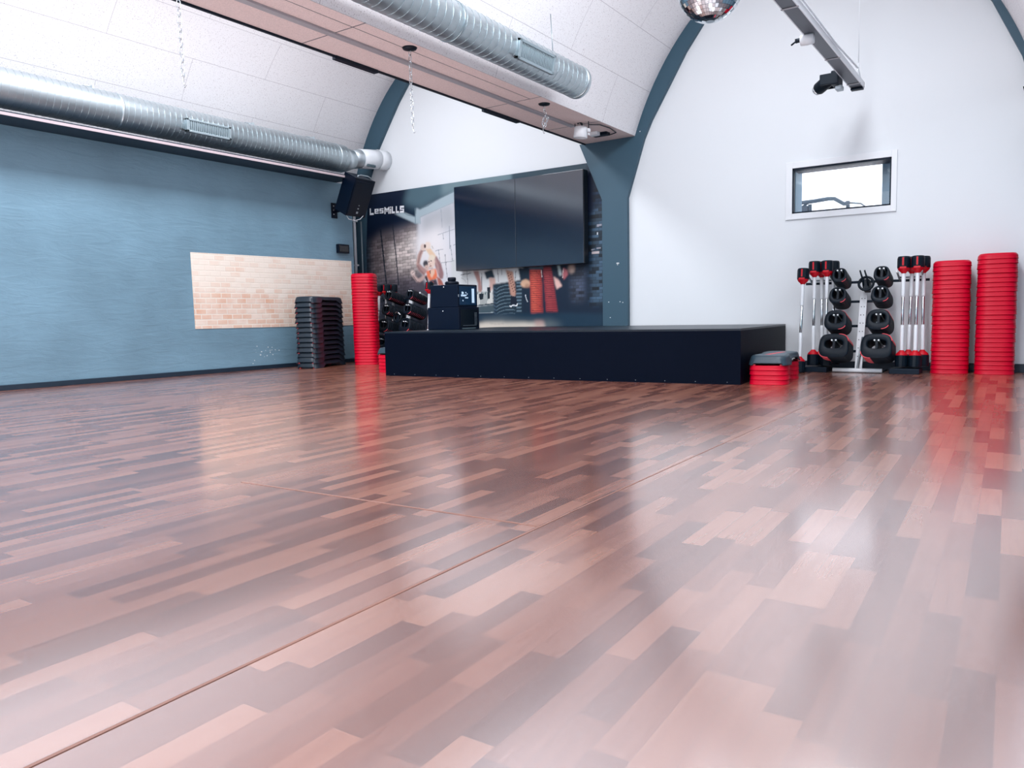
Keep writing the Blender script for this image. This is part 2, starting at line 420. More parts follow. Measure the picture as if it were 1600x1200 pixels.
for x, z in ((-4.47, 1.27), (-4.60, .80), (-4.44, .80), (-4.40, .79), (-4.58, .60), (-4.2+.05, 2.88)):
    b.box((x, YF-.003, z), (x+.012, YF+.001, z+.010))
b.box((-4.475, YF-.012, 1.285), (-4.44, YF, 1.30), .003)
b.build('fixing_marks', 'white', P1)
lin_ = [(-8.93, 0), (-8.93, 1.7), (-8.86, 2.5), (-8.78, 2.88), (-8.6, 3.26), (-8.355, 3.608), (-8.14, 3.905), (-7.912, 4.165), (-7.6, 4.36), (-6.9, 4.5)]
b = MB(); b.use('slate').prism([(-9.25, 0)]+lin_+list(reversed(ext(CL, -1, 2.72)))+[(-9.25, 2.6)], 'Y', YF, YB+.01)
struct(b.build('trim_2'), 'slate steel corner column and arch rib of the left vault')
rr_ = [(CR+d, z) for d, z in [(1.93, 2.70), (1.85, 3.01), (1.59, 3.57), (1.38, 3.87), (1.13, 4.13), (.8, 4.36), (0, 4.58)]]
b = MB(); b.use('slate').prism([(.50, 0), (.16, 0), (.16, 2.1)]+rr_+list(reversed(ext(CR, 1, 2.842, 2.16)))+[(.50, 2.6)], 'Y', YF, YB+.01)
struct(b.build('trim_3'), 'slate steel arch rib at the right edge')

# window
wn = thing('window_1', 'white framed interior window high on the end wall', 'window'); struct(wn); del wn['category']
b = MB()
OX0, OX1, OZ0, OZ1 = -2.395, -1.272, 1.66, 2.288
for lo, hi in (((OX0, YB-.02, OZ0), (WX0, YB, OZ1)), ((WX1, YB-.02, OZ0), (OX1, YB, OZ1)), ((WX0, YB-.02, OZ0), (WX1, YB, WZ0)), ((WX0, YB-.02, WZ1), (WX1, YB, OZ1))): b.box(lo, hi, .003)
b.build('window_frame', 'wframe', wn)
b = MB()
for lo, hi in (((WX0, YB-.012, WZ0), (WX0+.016, YB+.05, WZ1)), ((WX1-.014, YB-.012, WZ0), (WX1, YB+.05, WZ1)), ((WX0, YB-.012, WZ0), (WX1, YB+.05, WZ0+.016)), ((WX0, YB-.012, WZ1-.022), (WX1, YB+.24, WZ1))): b.box(lo, hi)
b.build('gasket', 'dframe', wn)
b = MB(); b.box((WX0, YB+.05, WZ0), (WX0+.008, YB+.38, WZ1)); b.box((WX1-.135, YB+.30, WZ0), (WX1, YB+.38, WZ1)); b.box((WX0+.012, YB+.045, WZ0), (WX0+.02, YB+.06, WZ1))
b.build('window_reveal', 'reveal', wn)
b = MB(); b.box((WX0+.01, YB+.03, WZ0+.01), (WX1-.01, YB+.036, WZ1-.014)); b.build('pane', 'glass', wn)

# ------------------------------------------------------------------ exercise machine seen through the window
t = thing('treadmill', 'grey treadmill handrail and console seen through the small window', 'treadmill', (-2.2, 9.9, 0))
b = MB(); b.box((-.35, -.1, 0), (.45, .75, .16), .03); b.build('deck', 'dark', t)
for sx in (-.15, .28):
    b = MB(); b.tube([(sx, .1, .1), (sx, .06, 1.3), (sx, 0, 1.93)], .022); b.build('upright', 'bound', t)
b = MB(); b.tube([(-.34, 0, 1.955), (-.1, 0, 1.962), (.06, 0, 1.975), (.13, 0, 1.968), (.24, -.02, 1.895), (.30, -.02, 1.90)], .024); b.tube([(.30, -.02, 1.90), (.42, 0, 1.885), (.46, .1, 1.85)], .010)
b.build('handrail', 'bound', t)
b = MB(); b.box((-.34, -.01, 1.70), (-.17, .06, 1.92), .02); b.tube([(-.34, 0, 1.86), (-.16, 0, 1.95)], .012); b.build('console', 'bound', t)
# ------------------------------------------------------------------ stage
st = thing('stage_platform', 'low black stage platform with a skewed front edge', 'stage', (-6.15, 6.42, 0))
dx, dy = 3.975, .337; ang = math.atan2(dy, dx); Lf = math.hypot(dx, dy); st.rotation_euler.z = ang
def st_local(x, y):
    v = Matrix.Rotation(-ang, 3, 'Z') @ Vector((x+6.15, y-6.42, 0)); return (v.x, v.y)
# outline in world: front left, front right, rear right, rear left (rear edge on the back wall)
q = [st_local(*p) for p in ((-6.15, 6.42), (-2.175, 6.757), (-2.365, 8.93), (-6.36, 8.93))]
b = MB(); b.prism(q, 'Z', .482, .5); b.build('deck', 'stagetop', st)
def slab(p0, p1, z0, z1, th, bm):
    d = Vector((p1[0]-p0[0], p1[1]-p0[1], 0)).normalized(); n = Vector((-d.y, d.x, 0))*th
    bm.prism([p0, p1, (p1[0]+n.x, p1[1]+n.y), (p0[0]+n.x, p0[1]+n.y)], 'Z', z0, z1)
b = MB(); slab(q[0], q[1], 0, .482, .02, b); b.build('front_panel', 'stage', st)
b = MB(); slab(q[1], q[2], 0, .482, .02, b); b.build('side_panel', 'stage', st)
b = MB(); slab(q[3], q[0], 0, .482, .02, b); b.build('side_panel', 'stage', st)
b = MB()
for k in range(14):
    x = .12+k*(Lf-.24)/13; b.box((x, -.002, .018), (x+.006, 0, .024))
b.build('screw_heads', 'greym', st)['kind'] = 'stuff'

# ------------------------------------------------------------------ wall of screens
tv = thing('video_wall', 'big dark wall of screens mounted above the stage', 'screen', (-5.94, 8.82, 1.91))
w, h = 1.054, .594
for ix in (0, 1):
    b = MB(); x0 = -w+ix*w
    b.box((x0+.002, 0, -h), (x0+w-.002, .045, h), .002); b.build('screen_panel', 'screen', tv)
b = MB(); b.box((-w-.003, .012, -h-.003), (w+.003, .12, h+.003), .004); b.build('housing', 'bezel', tv)
b = MB(); b.box((-.9, .12, -.4), (.9, .155, .4)); b.build('wall_mount', 'black', tv)

# ------------------------------------------------------------------ red risers
def riser_mesh(w, p=.0435, top=False):
    b = MB(); N = 48
    def ring(k, z, n=3.6): return [Vector((x, y, z)) for x, y in superell(w*k, w*k, n, N)]
    rs = [ring(.985, .0), ring(1., .002), ring(1., .0065), ring(.984, .0085), ring(.980, .030), ring(.972, p-.006), ring(.945, p-.001), ring(.93, p)]
    if top: rs = rs[:5]+[ring(.974, p-.008), ring(.955, p-.002), ring(.90, p+.009), ring(.86, p+.013), ring(.82, p+.014)]
    b.rings(rs); return b
def red_stack(n, x, y, rz, w, p, where, group, jit=.0013, lean=(0, 0), cap=True):
    first = None
    for k in range(n):
        lab = 'red plastic riser, %s from the floor in the %s' % (ordn(k+1), where)
        if k == n-1: lab = 'red plastic riser topping the %s' % where
        loc = (x+random.gauss(0, jit)+lean[0]*k/n, y+random.gauss(0, jit)+lean[1]*k/n, k*p); r = rz+random.gauss(0, .006)
        if first is None:
            o = riser_mesh(w, p).build('step_riser', 'red'); first = o
            tag(o, lab, 'step riser', group)
        else:
            o = first.copy(); COL.objects.link(o); o['label'] = lab
            if k == n-1 and cap:
                tm = riser_mesh(w, p, True).build('step_riser', 'red'); o.data = tm.data; bpy.data.objects.remove(tm)
        o.location = loc; o.rotation_euler.z = r
red_stack(25, -.730, 8.78, math.radians(4), .335, .0436, 'shorter tall stack beside the plate rack', 'red risers in the shorter tall stack')
red_stack(26, -.352, 8.79, math.radians(4), .335, .0438, 'taller stack at the right edge', 'red risers in the taller right stack')
red_stack(31, -7.99, 7.98, math.radians(30), .345, .0413, 'tall stack by the bare brick', 'red risers in the tall left stack', lean=(-.02, 0))
red_stack(4, -1.985, 6.99, math.radians(8), .335, .0425, 'near pile under the grey step', 'red risers under the near end of the grey step', cap=False)
red_stack(4, -2.06, 7.60, math.radians(8), .335, .0425, 'far pile under the grey step', 'red risers under the far end of the grey step', cap=False)
red_stack(5, -6.50, 6.94, math.radians(5), .33, .0425, 'low pile at the left stage corner', 'red risers at the left stage corner', cap=False)

# ------------------------------------------------------------------ step platforms
def step_parts(root, L, Wd, H, body_m, feet_m):
    """long axis local Y; waisted long sides, arched skirt standing on four feet"""
    N = 96
    def outline(k, z):
        out = []
        for i in range(N):
            t = 2*PI*i/N; c, s_ = math.cos(t), math.sin(t); n = 7.
            x = math.copysign(abs(c)**(2/n), c)*Wd/2; y = math.copysign(abs(s_)**(2/n), s_)*L/2
            yy = abs(y)/(L/2)
            waist = .83+.17*(1/(1+math.exp(-(yy-.42)*22)))
            x *= waist
            x -= math.copysign(k, x) if abs(x) > k else 0; y -= math.copysign(k, y) if abs(y) > k else 0
            out.append(Vector((x, y, z)))
        return out
    def skirt(i):
        t = 2*PI*i/N; c, s_ = math.cos(t), math.sin(t); n = 5.
        x = math.copysign(abs(c)**(2/n), c); y = math.copysign(abs(s_)**(2/n), s_)
        if abs(y) > .86 and abs(x) < .62: return .018                       # hand hold at each end
        if abs(x) > .5 and abs(y) < .5: return .042*min(1, (.5-abs(y))/.12)   # arch along the waist
        return 0.
    b = MB()
    base = outline(0, 0); base = [Vector((p.x, p.y, skirt(i))) for i, p in enumerate(base)]
    lip = outline(.004, 0); lip = [Vector((p.x, p.y, skirt(i)+.010)) for i, p in enumerate(lip)]
    inn = outline(.012, 0); inn = [Vector((p.x, p.y, skirt(i)+.002)) for i, p in enumerate(inn)]
    inn2 = outline(.03, H-.014)
    rs = [inn2, inn, base, lip, outline(.014, H*.62), outline(.020, H-.012), outline(.030, H-.002), outline(.042, H)]
    b.rings(rs, cap0=True, cap1=True); b.build('body', body_m, root)
    b = MB(); b.prism([(p.x, p.y) for p in outline(.05, 0)], 'Z', H-.0005, H+.0015); b.build('grip_mat', 'steptop', root)
    for sx in (-1, 1):
        for sy in (-1, 1):
            b = MB(); x, y = sx*Wd*.34, sy*(L/2-.040)
            b.box((x-.022, y-.018, -.0015), (x+.022, y+.022, .010), .004); b.build('foot', feet_m, root)
ax = Vector((-.35, .937, 0)).normalized(); nrm = Vector((ax.y, -ax.x, 0))
stack_c = Vector((-7.965, 7.01, 0))+ax*.46-nrm*.165
rz = math.atan2(ax.y, ax.x)-PI/2; n_st = 14; pitch = .0672
s0 = thing('step_platform', 'x', 'step platform', group='black step platforms stacked by the bare brick')
step_parts(s0, .92, .34, .092, 'stepp', 'pinkred')
for k in range(n_st):
    lab = 'black step platform, %s from the floor in the stack by the bare brick' % W[k] if k < n_st-1 else 'black step platform topping the stack by the bare brick'
    loc = (stack_c.x-.02*k/13, stack_c.y+random.gauss(0, .003), .0015+k*pitch); r = rz+random.gauss(0, .008)
    if k == 0: s0.location = loc; s0.rotation_euler.z = r; s0['label'] = lab
    else: dup(s0, loc, r, lab)
s1 = thing('step_platform', 'grey aerobic step resting on two red riser piles by the stage', 'step platform', (-2.022, 7.295, .1715), math.radians(7))
step_parts(s1, .93, .365, .085, 'slatep', 'pinkred')
b = MB(); b.prism([(-.055, -.26), (-.005, -.26), (.06, .24), (.02, .24)], 'Z', .0855, .0872); b.build('stripe', 'pinkred', s1)
s2 = thing('step_platform', 'grey step end showing past the left stage corner on red risers', 'step platform', (-6.535, 7.24, .214), math.radians(5))
step_parts(s2, .93, .335, .085, 'slatep', 'pinkred')

# ------------------------------------------------------------------ weight plates, bars and their racks
PLN = 40
def plate_mesh(w, h, t, n, hole_w, hole_h, hole_z, taper=0.):
    """local: axis = Y, front face at y=0 looking to -Y, body behind it; centre at 0"""
    b = MB()
    def R(ww, hh, y, cz=0., nn=n, tp=taper): return [Vector((x, y, z)) for x, z in superell(ww, hh, nn, PLN, 0, cz, tp)]
    rs = [R(w*.93, h*.93, 0), R(w, h, t*.22), R(w, h, t*.80), R(w*.95, h*.95, t),
          R(hole_w, hole_h, t, hole_z, 2.8, 0), R(hole_w, hole_h, t*.2, hole_z, 2.8, 0), R(hole_w*1.14, hole_h*1.14, t*.02, hole_z, 2.8, 0)]
    b.rings(rs, loop=True)
    b.box((-.011, t*.25, hole_z-hole_h*.5), (.011, t*.8, hole_z+hole_h*.5))
    return b
def arc_strip(w, h, n, a0, a1, y0, y1, r0, r1, taper=0.):
    """accent strip lying on the rim between two angles (degrees)"""
    b = MB(); rs = []; K = 12
    for k in range(K+1):
        t = math.radians(a0+(a1-a0)*k/K); c, s_ = math.cos(t), math.sin(t)
        x = math.copysign(abs(c)**(2/n), c)*w/2; z = math.copysign(abs(s_)**(2/n), s_)*h/2; x *= 1-taper*z/(h/2)
        rs.append([Vector((x*r0, y0, z*r0)), Vector((x*r1, y0, z*r1)), Vector((x*r1, y1, z*r1)), Vector((x*r0, y1, z*r0))])
    b.rings(rs); return b
KIND = {  # size kinds, lightest first: w, h, thickness, squareness, hole w, hole h, hole z, taper
    0: (.148, .156, .0335, 2.7, .092, .096, .012, .06, 'small'),
    1: (.170, .172, .0335, 2.6, .104, .104, .012, .08, 'medium'),
    2: (.222, .212, .0335, 2.8, .128, .096, .014, .06, 'large'),
    3: (.286, .250, .0335, 3.6, .172, .094, .020, .05, 'largest')}
PROTO = {}
def plate(kind, mtx_loc, rot, label, group, band=True):
    key = (kind, band)
    if key not in PROTO:
        w, h, t, n, hw, hh, hz, tp, _ = KIND[kind]
        o = plate_mesh(w, h, t, n, hw, hh, hz, tp).build('weight_plate', 'dark'); tag(o, label, 'weight plate', group)
        if kind < 2:
            a = arc_strip(w, h, n, -75, -25, -.0008, t*.15, .905, .965, tp); a.build('rim_accent', 'pinkred', o)
        elif kind == 2 and not band:
            a = arc_strip(w, h, n, -80, -30, -.0008, t*.2, .90, .955, tp); a.build('rim_accent', 'pinkred', o)
        elif kind == 2:
            a = arc_strip(w, h, n, -80, -30, -.0008, t*.2, .90, .955, tp); a.build('rim_accent', 'pinkred', o)
            a = arc_strip(w, h, n, 20, 66, t*.2, t*.92, .985, 1.012, tp); a.build('rim_accent', 'pinkred', o)
        elif band:
            a = arc_strip(w, h, n, 195, 262, t*.1, t*.5, .97, 1.018, tp); a.build('rim_accent', 'pinkred', o)
            a = arc_strip(w, h, n, 12, 82, t*.1, t*.95, .97, 1.018, tp); a.build('rim_accent', 'pinkred', o)
        PROTO[key] = o; r = o
    else:
        r = dup(PROTO[key], (0, 0, 0), None, label, group)
    r.location = mtx_loc; r.rotation_euler = rot
    return r

TILT = math.radians(15.5)
def weight_rack(cx, y0, colx, n, zf, names, where, holders, label, rot=0.):
    t = thing('weight_rack', label, 'weight rack', (cx, y0, 0))
    tan = .30
    up = lambda z: (z-.05)*tan
    # leaning perforated upright
    b = MB(); z1 = .93
    b.prism([(0, .04), (.03, .04), (.03+up(z1), z1), (up(z1), z1)], 'X', -.034, .034)
    b.build('upright', 'whitem', t)
    b = MB()
    for k in range(9):
        z = .16+.085*k
        for sx in (-.014, .014): b.box((sx-.004, up(z)-.002, z), (sx+.004, up(z)+.002, z+.008))
    b.build('holes', 'dframe', t)
    b = MB(); b.tube([(-.235, -.06, .026), (.235, -.06, .026)], .021, 14); b.build('foot_bar', 'whitem', t)
    b = MB(); b.tube([(0, -.06, .03), (.02, up(.36)-.005, .36)], .010, 8); b.build('brace', 'greym', t)
    for sx in (-.2, .2):
        b = MB(); b.box((sx-.02, -.055, 0), (sx+.02, .36, .012)); b.build('foot', 'dframe', t)
    rows = []
    for k, z in enumerate(zf):
        zb = z-math.sin(TILT)*.27
        yb = up(zb)
        hw = colx/2+.05
        b = MB(); b.box((-hw if k else -.60, yb+.02, zb-.012), (hw if k else .60, yb+.045, zb+.014), .003); b.build('cross_bar', 'dframe', t)
    # bar holders at both ends of the top bar
    zt = zf[0]-math.sin(TILT)*.27; yt = up(zt)
    for xc in holders:
        b = MB()
        for dxx in (-.11, .11): b.tube([(xc+dxx, yt+.03, zt), (xc+dxx, yt-.19, zt+.085)], .010, 8)
        b.tube([(xc-.11, yt-.05, zt+.03), (xc+.11, yt-.05, zt+.03)], .010, 8)
        b.build('bar_holder', 'greym', t)
        b = MB()
        for dxx in (-.11, .11): b.lathe([(.0, -.001), (.013, 0), (.013, .014), (0, .015)], 10, Matrix.Translation((xc+dxx, yt-.185, zt+.083)) @ Matrix.Rotation(PI/2-.36, 4, 'X'))
        b.build('holder_tip', 'peg', t)
        b = MB(); b.box((xc-.135, -.12, 0), (xc+.135, .14, .055), .008); b.build('bar_tray', 'dframe', t)
    # pegs
    for k, z in enumerate(zf):
        L = .0335*n+.012
        for c in (-1, 1):
            hz = KIND[k][6]+KIND[k][5]*.5-.012
            for d in (-.019, .019):
                F = Vector((c*colx/2+d, up(z-math.sin(TILT)*.27)-math.cos(TILT)*.27, z))+Vector((0, math.sin(TILT), math.cos(TILT)))*hz
                B = F+Vector((0, math.cos(TILT), -math.sin(TILT)))*(.0335*n+.02)
                F2 = F-Vector((0, math.cos(TILT), -math.sin(TILT)))*.006
                b = MB(); b.use('greym').tube([F2, B], .0075, 8)
                b.use('peg').lathe([(0, -.002), (.0085, -.001), (.0085, .004), (0, .005)], 10, Matrix.Translation(F2) @ Matrix.Rotation(PI/2-TILT, 4, 'X'))
                b.build('peg', None, t)
    # plates
    for k, z in enumerate(zf):
        for c, side in ((-1, 'left'), (1, 'right')):
            for i in range(n):
                y = y0+up(z-math.sin(TILT)*.27)-math.cos(TILT)*(.27-.0335*i); zz = z-math.sin(TILT)*.0335*i
                lab = '%s black weight plate, %s from the front, %s row of the %s rack' % (KIND[k][8], ordn(i+1), side, where)
                plate(k, (cx+c*colx/2, y, zz), (-TILT, 0, 0), lab, '%s plates on the %s rack' % (KIND[k][8], where), where == 'right' or (k == 3 and i == 0))
    return t
weight_rack(-1.53, 8.55, .40, 8, [1.005, .800, .545, .285], 0, 'right', (-.42, .44), 'silver leaning weight rack against the white wall')
weight_rack(-7.79, 8.46, .42, 10, [1.0, .79, .555, .30], 0, 'left', (-.42, .46), 'weight rack half hidden behind the left end of the stage')
# ring plate with two prongs on the head of the right rack's upright
t = thing('collar_hanger', 'black ring with two prongs at the head of the silver rack', 'hanger', (-1.492, 8.66, .915), (-TILT, 0, 0))
b = MB()
rs = [[Vector((r*math.cos(a), y, r*math.sin(a))) for r, y in ((.078, .0), (.082, .012), (.078, .026), (.058, .026), (.056, .012), (.060, 0))] for a in [2*PI*k/32 for k in range(32)]]
b.rings(rs, loop=True); b.build('ring', 'dark', t)
for sx in (-.022, .022):
    b = MB(); b.tube([(sx, .03, -.04), (sx-.012, -.02, .05), (sx-.035, -.05, .125)], [.011, .010, .008], 8); b.build('prong', 'dark', t)
b = MB(); b.box((-.03, .012, -.06), (.03, .15, .05), .01); b.build('bracket', 'dark', t)
t = thing('collar_hanger', 'black ring between the two plate columns of the left rack', 'hanger', (-7.80, 8.42, .665), (-TILT, 0, 0))
b = MB(); b.rings(rs, loop=True); b.build('ring', 'dark', t)
b = MB(); b.box((-.03, .012, -.06), (.03, .16, .05), .01); b.build('bracket', 'dark', t)
b = MB(); b.tube([(-.07, -.01, .04), (0, -.02, .075), (.07, -.01, .04)], .008, 8); b.build('clip', 'chrome', t)

# bars: local Z along the bar, foot at 0
def bar_parts(root, L=1.10):
    def cap(z0, sgn, nm):
        b = MB(); mt = Matrix.Translation((0, 0, z0)) @ (Matrix.Identity(4) if sgn > 0 else Matrix.Rotation(PI, 4, 'X'))
        prof = [(.048, 0), (.060, .006), (.061, .02), (.061, .10), (.055, .118), (0, .12)]
        b.lathe([(0, 0)]+prof, 14, mt, smooth=False); c = b.build('end_cap', 'dark', root)
        b = MB(); b.lathe([(.0, -.048), (.020, -.048), (.024, -.040), (.052, -.012), (.056, .0), (.056, .012), (0, .012)], 18, mt); b.build('collar', 'redd', c)
        b = MB()
        b.box((-.007, -.0625, .026), (.007, -.0605, .105), 0, mt); b.box((-.030, -.0635, -.006), (.030, -.050, .014), .003, mt)
        b.build('stripe', 'redd', c)
    cap(L-.12, 1, 'top'); cap(.12, -1, 'foot')
    b = MB(); b.tube([(0, 0, .14), (0, 0, L-.14)], .0135, 12); b.build('shaft', 'chrome', root)
    for z0, z1 in ((.15, .42), (L-.40, L-.15)):
        b = MB(); b.tube([(0, 0, z0), (0, 0, z0+.015), (0, 0, z1-.03), (0, 0, z1)], [.015, .019, .019, .0145], 12); b.build('sleeve', 'whitem', root)
bar0 = None
def bar(base, top, label, group):
    global bar0
    base = Vector(base); d = (Vector(top)-base).normalized()
    q_ = d.to_track_quat('Z', 'Y'); e = q_.to_euler()
    # keep the stripe turned to -Y
    xax = Vector((0, 1, 0)).cross(d).normalized()*1; yax = d.cross(xax)
    e = Matrix((xax, yax, d)).transposed().to_euler()
    if bar0 is None:
        bar0 = thing('barbell', label, 'barbell', base, e, group); bar_parts(bar0)
    else: dup(bar0, base, tuple(e), label, group)
G1 = 'barbells standing at the left end of the right rack'; G2 = 'barbells standing at the right end of the right rack'
bar((-2.065, 8.33, .0), (-2.075, 8.50, 1.06), 'barbell standing alone at the far left of the right rack', G1)
bar((-1.965, 8.50, .066), (-1.985, 8.60, 1.165), 'barbell in the front left slot, left end of the right rack', G1)
bar((-1.835, 8.50, .066), (-1.860, 8.60, 1.165), 'barbell in the front right slot, left end of the right rack', G1)
bar((-1.905, 8.64, .066), (-1.945, 8.735, 1.15), 'barbell in the rear left slot, left end of the right rack', G1)
bar((-1.79, 8.64, .066), (-1.825, 8.735, 1.15), 'barbell in the rear right slot, left end of the right rack', G1)
bar((-1.125, 8.50, .066), (-1.135, 8.60, 1.165), 'barbell in the front left slot, next to the shorter red stack', G2)
bar((-1.005, 8.50, .066), (-1.010, 8.60, 1.165), 'barbell in the front right slot, next to the shorter red stack', G2)
bar((-1.085, 8.64, .066), (-1.075, 8.735, 1.15), 'barbell in the rear left slot, next to the shorter red stack', G2)
bar((-.955, 8.64, .066), (-.975, 8.735, 1.15), 'barbell in the rear right slot, next to the shorter red stack', G2)
G3 = 'barbells standing at the left rack'
for k, (x, y, nm) in enumerate(((-8.22, 8.42, 'front left slot'), (-8.09, 8.44, 'front right slot'), (-8.21, 8.57, 'rear left slot'), (-8.08, 8.58, 'rear right slot'))):
    bar((x, y, .066), (x-.01, y+.10, 1.165), 'barbell in the %s, left end of the left rack' % nm, G3)
bar((-7.285, 8.46, .066), (-7.275, 8.56, 1.165), 'barbell at the right end of the left rack, beside the equipment cases', G3)

# ------------------------------------------------------------------ cases on the stage
c1 = thing('equipment_case', 'lower black equipment case on the left end of the stage', 'equipment case', (-6.02, 7.52, .5), 0, 'stacked equipment cases')
b = MB(); b.box((-.245, -.205, 0), (.245, .205, .272), .008); b.build('shell', 'navy', c1)
b = MB(); b.box((.245, -.17, .03), (.250, .17, .245), .003); b.build('front_panel', 'blackg', c1)
b = MB()
for k in range(9): b.box((.250, .10, .06+k*.017), (.2515, .15, .066+k*.017))
b.box((.250, -.13, .045), (.2515, .14, .05)); b.build('vents', 'greym', c1)
b = MB(); b.box((.250, -.15, .006), (.2512, .12, .02)); b.build('caption_strip', 'grilled', c1)
b = MB(); b.lathe([(0, 0), (.008, 0), (.008, .004), (0, .004)], 10, Matrix.Translation((.0, -.205, .225)) @ Matrix.Rotation(PI/2, 4, 'X')); b.build('latch', 'chrome', c1)
c2 = thing('equipment_case', 'upper black equipment case with a lit display on the stage', 'equipment case', (-6.01, 7.525, .772), 0, 'stacked equipment cases')
b = MB(); b.box((-.215, -.195, 0), (.215, .195, .272), .008); b.build('shell', 'navy', c2)
d = MB(); d.box((.215, -.165, .025), (.221, .165, .25), .002); d = d.build('display', 'bluescr', c2)
b = MB(); rnd = random.Random(4)
for (y0_, y1_, z0_, z1_) in ((-.14, -.03, .135, .150), (-.125, -.10, .155, .185), (-.10, -.085, .16, .178), (-.05, -.035, .165, .182), (-.06, .0, .105, .118), (-.11, -.095, .07, .085), (.075, .125, .05, .225), (-.02, -.01, .15, .165), (-.14, -.05, .128, .133)):
    b.box((.221, y0_, z0_), (.2222, y1_, z1_))
b.build('readout', 'pale', d)
b = MB(); b.lathe([(0, 0), (.008, 0), (.008, .004), (0, .004)], 10, Matrix.Translation((.0, -.195, .245)) @ Matrix.Rotation(PI/2, 4, 'X')); b.build('latch', 'chrome', c2)
b = MB(); b.box((.2155, -.19, .12), (.224, -.178, .15), .002); b.build('hinge', 'chrome', c2)
t = thing('microphone_base', 'squat black round device on top of the upper equipment case', 'device', (-6.0, 7.48, 1.044))
b = MB(); b.lathe([(0, 0), (.085, 0), (.088, .03), (.075, .045), (0, .048)], 20); b.build('base', 'black', t)
b = MB(); b.lathe([(0, .046), (.045, .046), (.052, .06), (.052, .085), (.046, .095), (0, .096)], 20); b.build('head', 'black', t)

# ------------------------------------------------------------------ loudspeakers, boxes, conduit
def speaker(loc, yaw, pitch, label, s=1.):
    t = thing('loudspeaker', label, 'loudspeaker', loc)
    t.rotation_euler = (Matrix.Rotation(yaw, 4, 'Z') @ Matrix.Rotation(pitch, 4, 'X')).to_euler()
    # faces -Y
    b = MB(); b.prism([(-.20, 0), (.20, 0), (.13, .30), (-.13, .30)], 'Z', -.275, .275); b.build('cabinet', 'black', t)
    b = MB(); b.box((-.185, -.012, -.25), (.185, .002, .235), .006); b.build('grille', 'black', t)
    b = MB(); b.tube([(-.13, .03, .275), (-.13, .04, .30), (-.07, .05, .315), (.07, .05, .315), (.13, .04, .30), (.13, .03, .275)], .010, 8); b.build('handle', 'greym', t)
    b = MB(); b.box((-.018, -.016, -.225), (.018, -.011, -.195), .002); b.box((-.012, -.016, -.16), (.012, -.0115, -.145)); b.box((-.008, -.016, -.11), (.008, -.0115, -.10)); b.build('badge', 'greym', t)
    b = MB(); b.box((-.06, .26, -.30), (.06, .36, -.17), .004); b.build('yoke', 'black', t)
    return t
S1 = speaker((-8.10, 8.06, 2.375), math.radians(92), math.radians(25), 'black loudspeaker tilted down in the corner above the bare brick')
b = MB(); b.box((-8.655, 8.00, 2.14), (-8.635, 8.11, 2.36), .003); b.tube([(-8.64, 8.05, 2.24), (-8.40, 8.10, 2.25)], .022, 8)
o = b.build('wall_bracket', 'black'); o.parent = S1; o.matrix_parent_inverse = (Matrix.Translation(S1.location) @ S1.rotation_euler.to_matrix().to_4x4()).inverted()
b = MB()
for z in (2.19, 2.25, 2.31): b.box((-8.636, 8.03, z), (-8.632, 8.045, z+.012))
o = b.build('screws', 'whitem'); o.parent = S1; o.matrix_parent_inverse = (Matrix.Translation(S1.location) @ S1.rotation_euler.to_matrix().to_4x4()).inverted()
S2 = speaker((.02, 8.42, 2.35), math.radians(-40), math.radians(20), 'black loudspeaker just entering the right edge of the view')
b = MB(); b.tube([(.20, 8.66, 2.27), (.30, 8.945, 2.31)], .02, 8)
o = b.build('wall_bracket', 'black'); o.parent = S2; o.matrix_parent_inverse = (Matrix.Translation(S2.location) @ S2.rotation_euler.to_matrix().to_4x4()).inverted()
t = thing('junction_box', 'small black box on the slate wall above the bare brick', 'junction box', (-8.65, 8.18, 1.70))
b = MB(); b.box((0, -.11, -.065), (.05, .11, .065), .006); b.build('case', 'black', t)
b = MB(); b.box((.05, -.09, -.045), (.053, .09, .045), .002); b.build('cover', 'blackg', t)
b = MB(); b.tube([(-9.10, 8.90, 0), (-9.10, 8.90, 2.30), (-9.08, 8.90, 2.42)], .024, 10)
for z in (.6, 1.5, 2.2): b.box((-9.13, 8.88, z), (-9.07, 8.945, z+.025))
tag(b.build('conduit_pipe', 'pipe'), 'white vertical pipe running up the corner column', 'pipe')
b = MB(); b.tube([(-8.98, 8.93, 0), (-8.98, 8.93, 2.2)], .012, 8)
tag(b.build('cable_trunking', 'greym'), 'thin grey trunking on the corner column beside the white pipe', 'trunking')
b = MB(); P = [(-8.36, 8.02, 2.16), (-8.33, 8.04, 2.10), (-8.27, 8.10, 2.08), (-8.22, 8.16, 2.10), (-8.20, 8.2, 2.15)]
o = b.tube(P, .006, 6).build('cable', 'whitem'); o.parent = S1; o.matrix_parent_inverse = (Matrix.Translation(S1.location) @ S1.rotation_euler.to_matrix().to_4x4()).inverted()

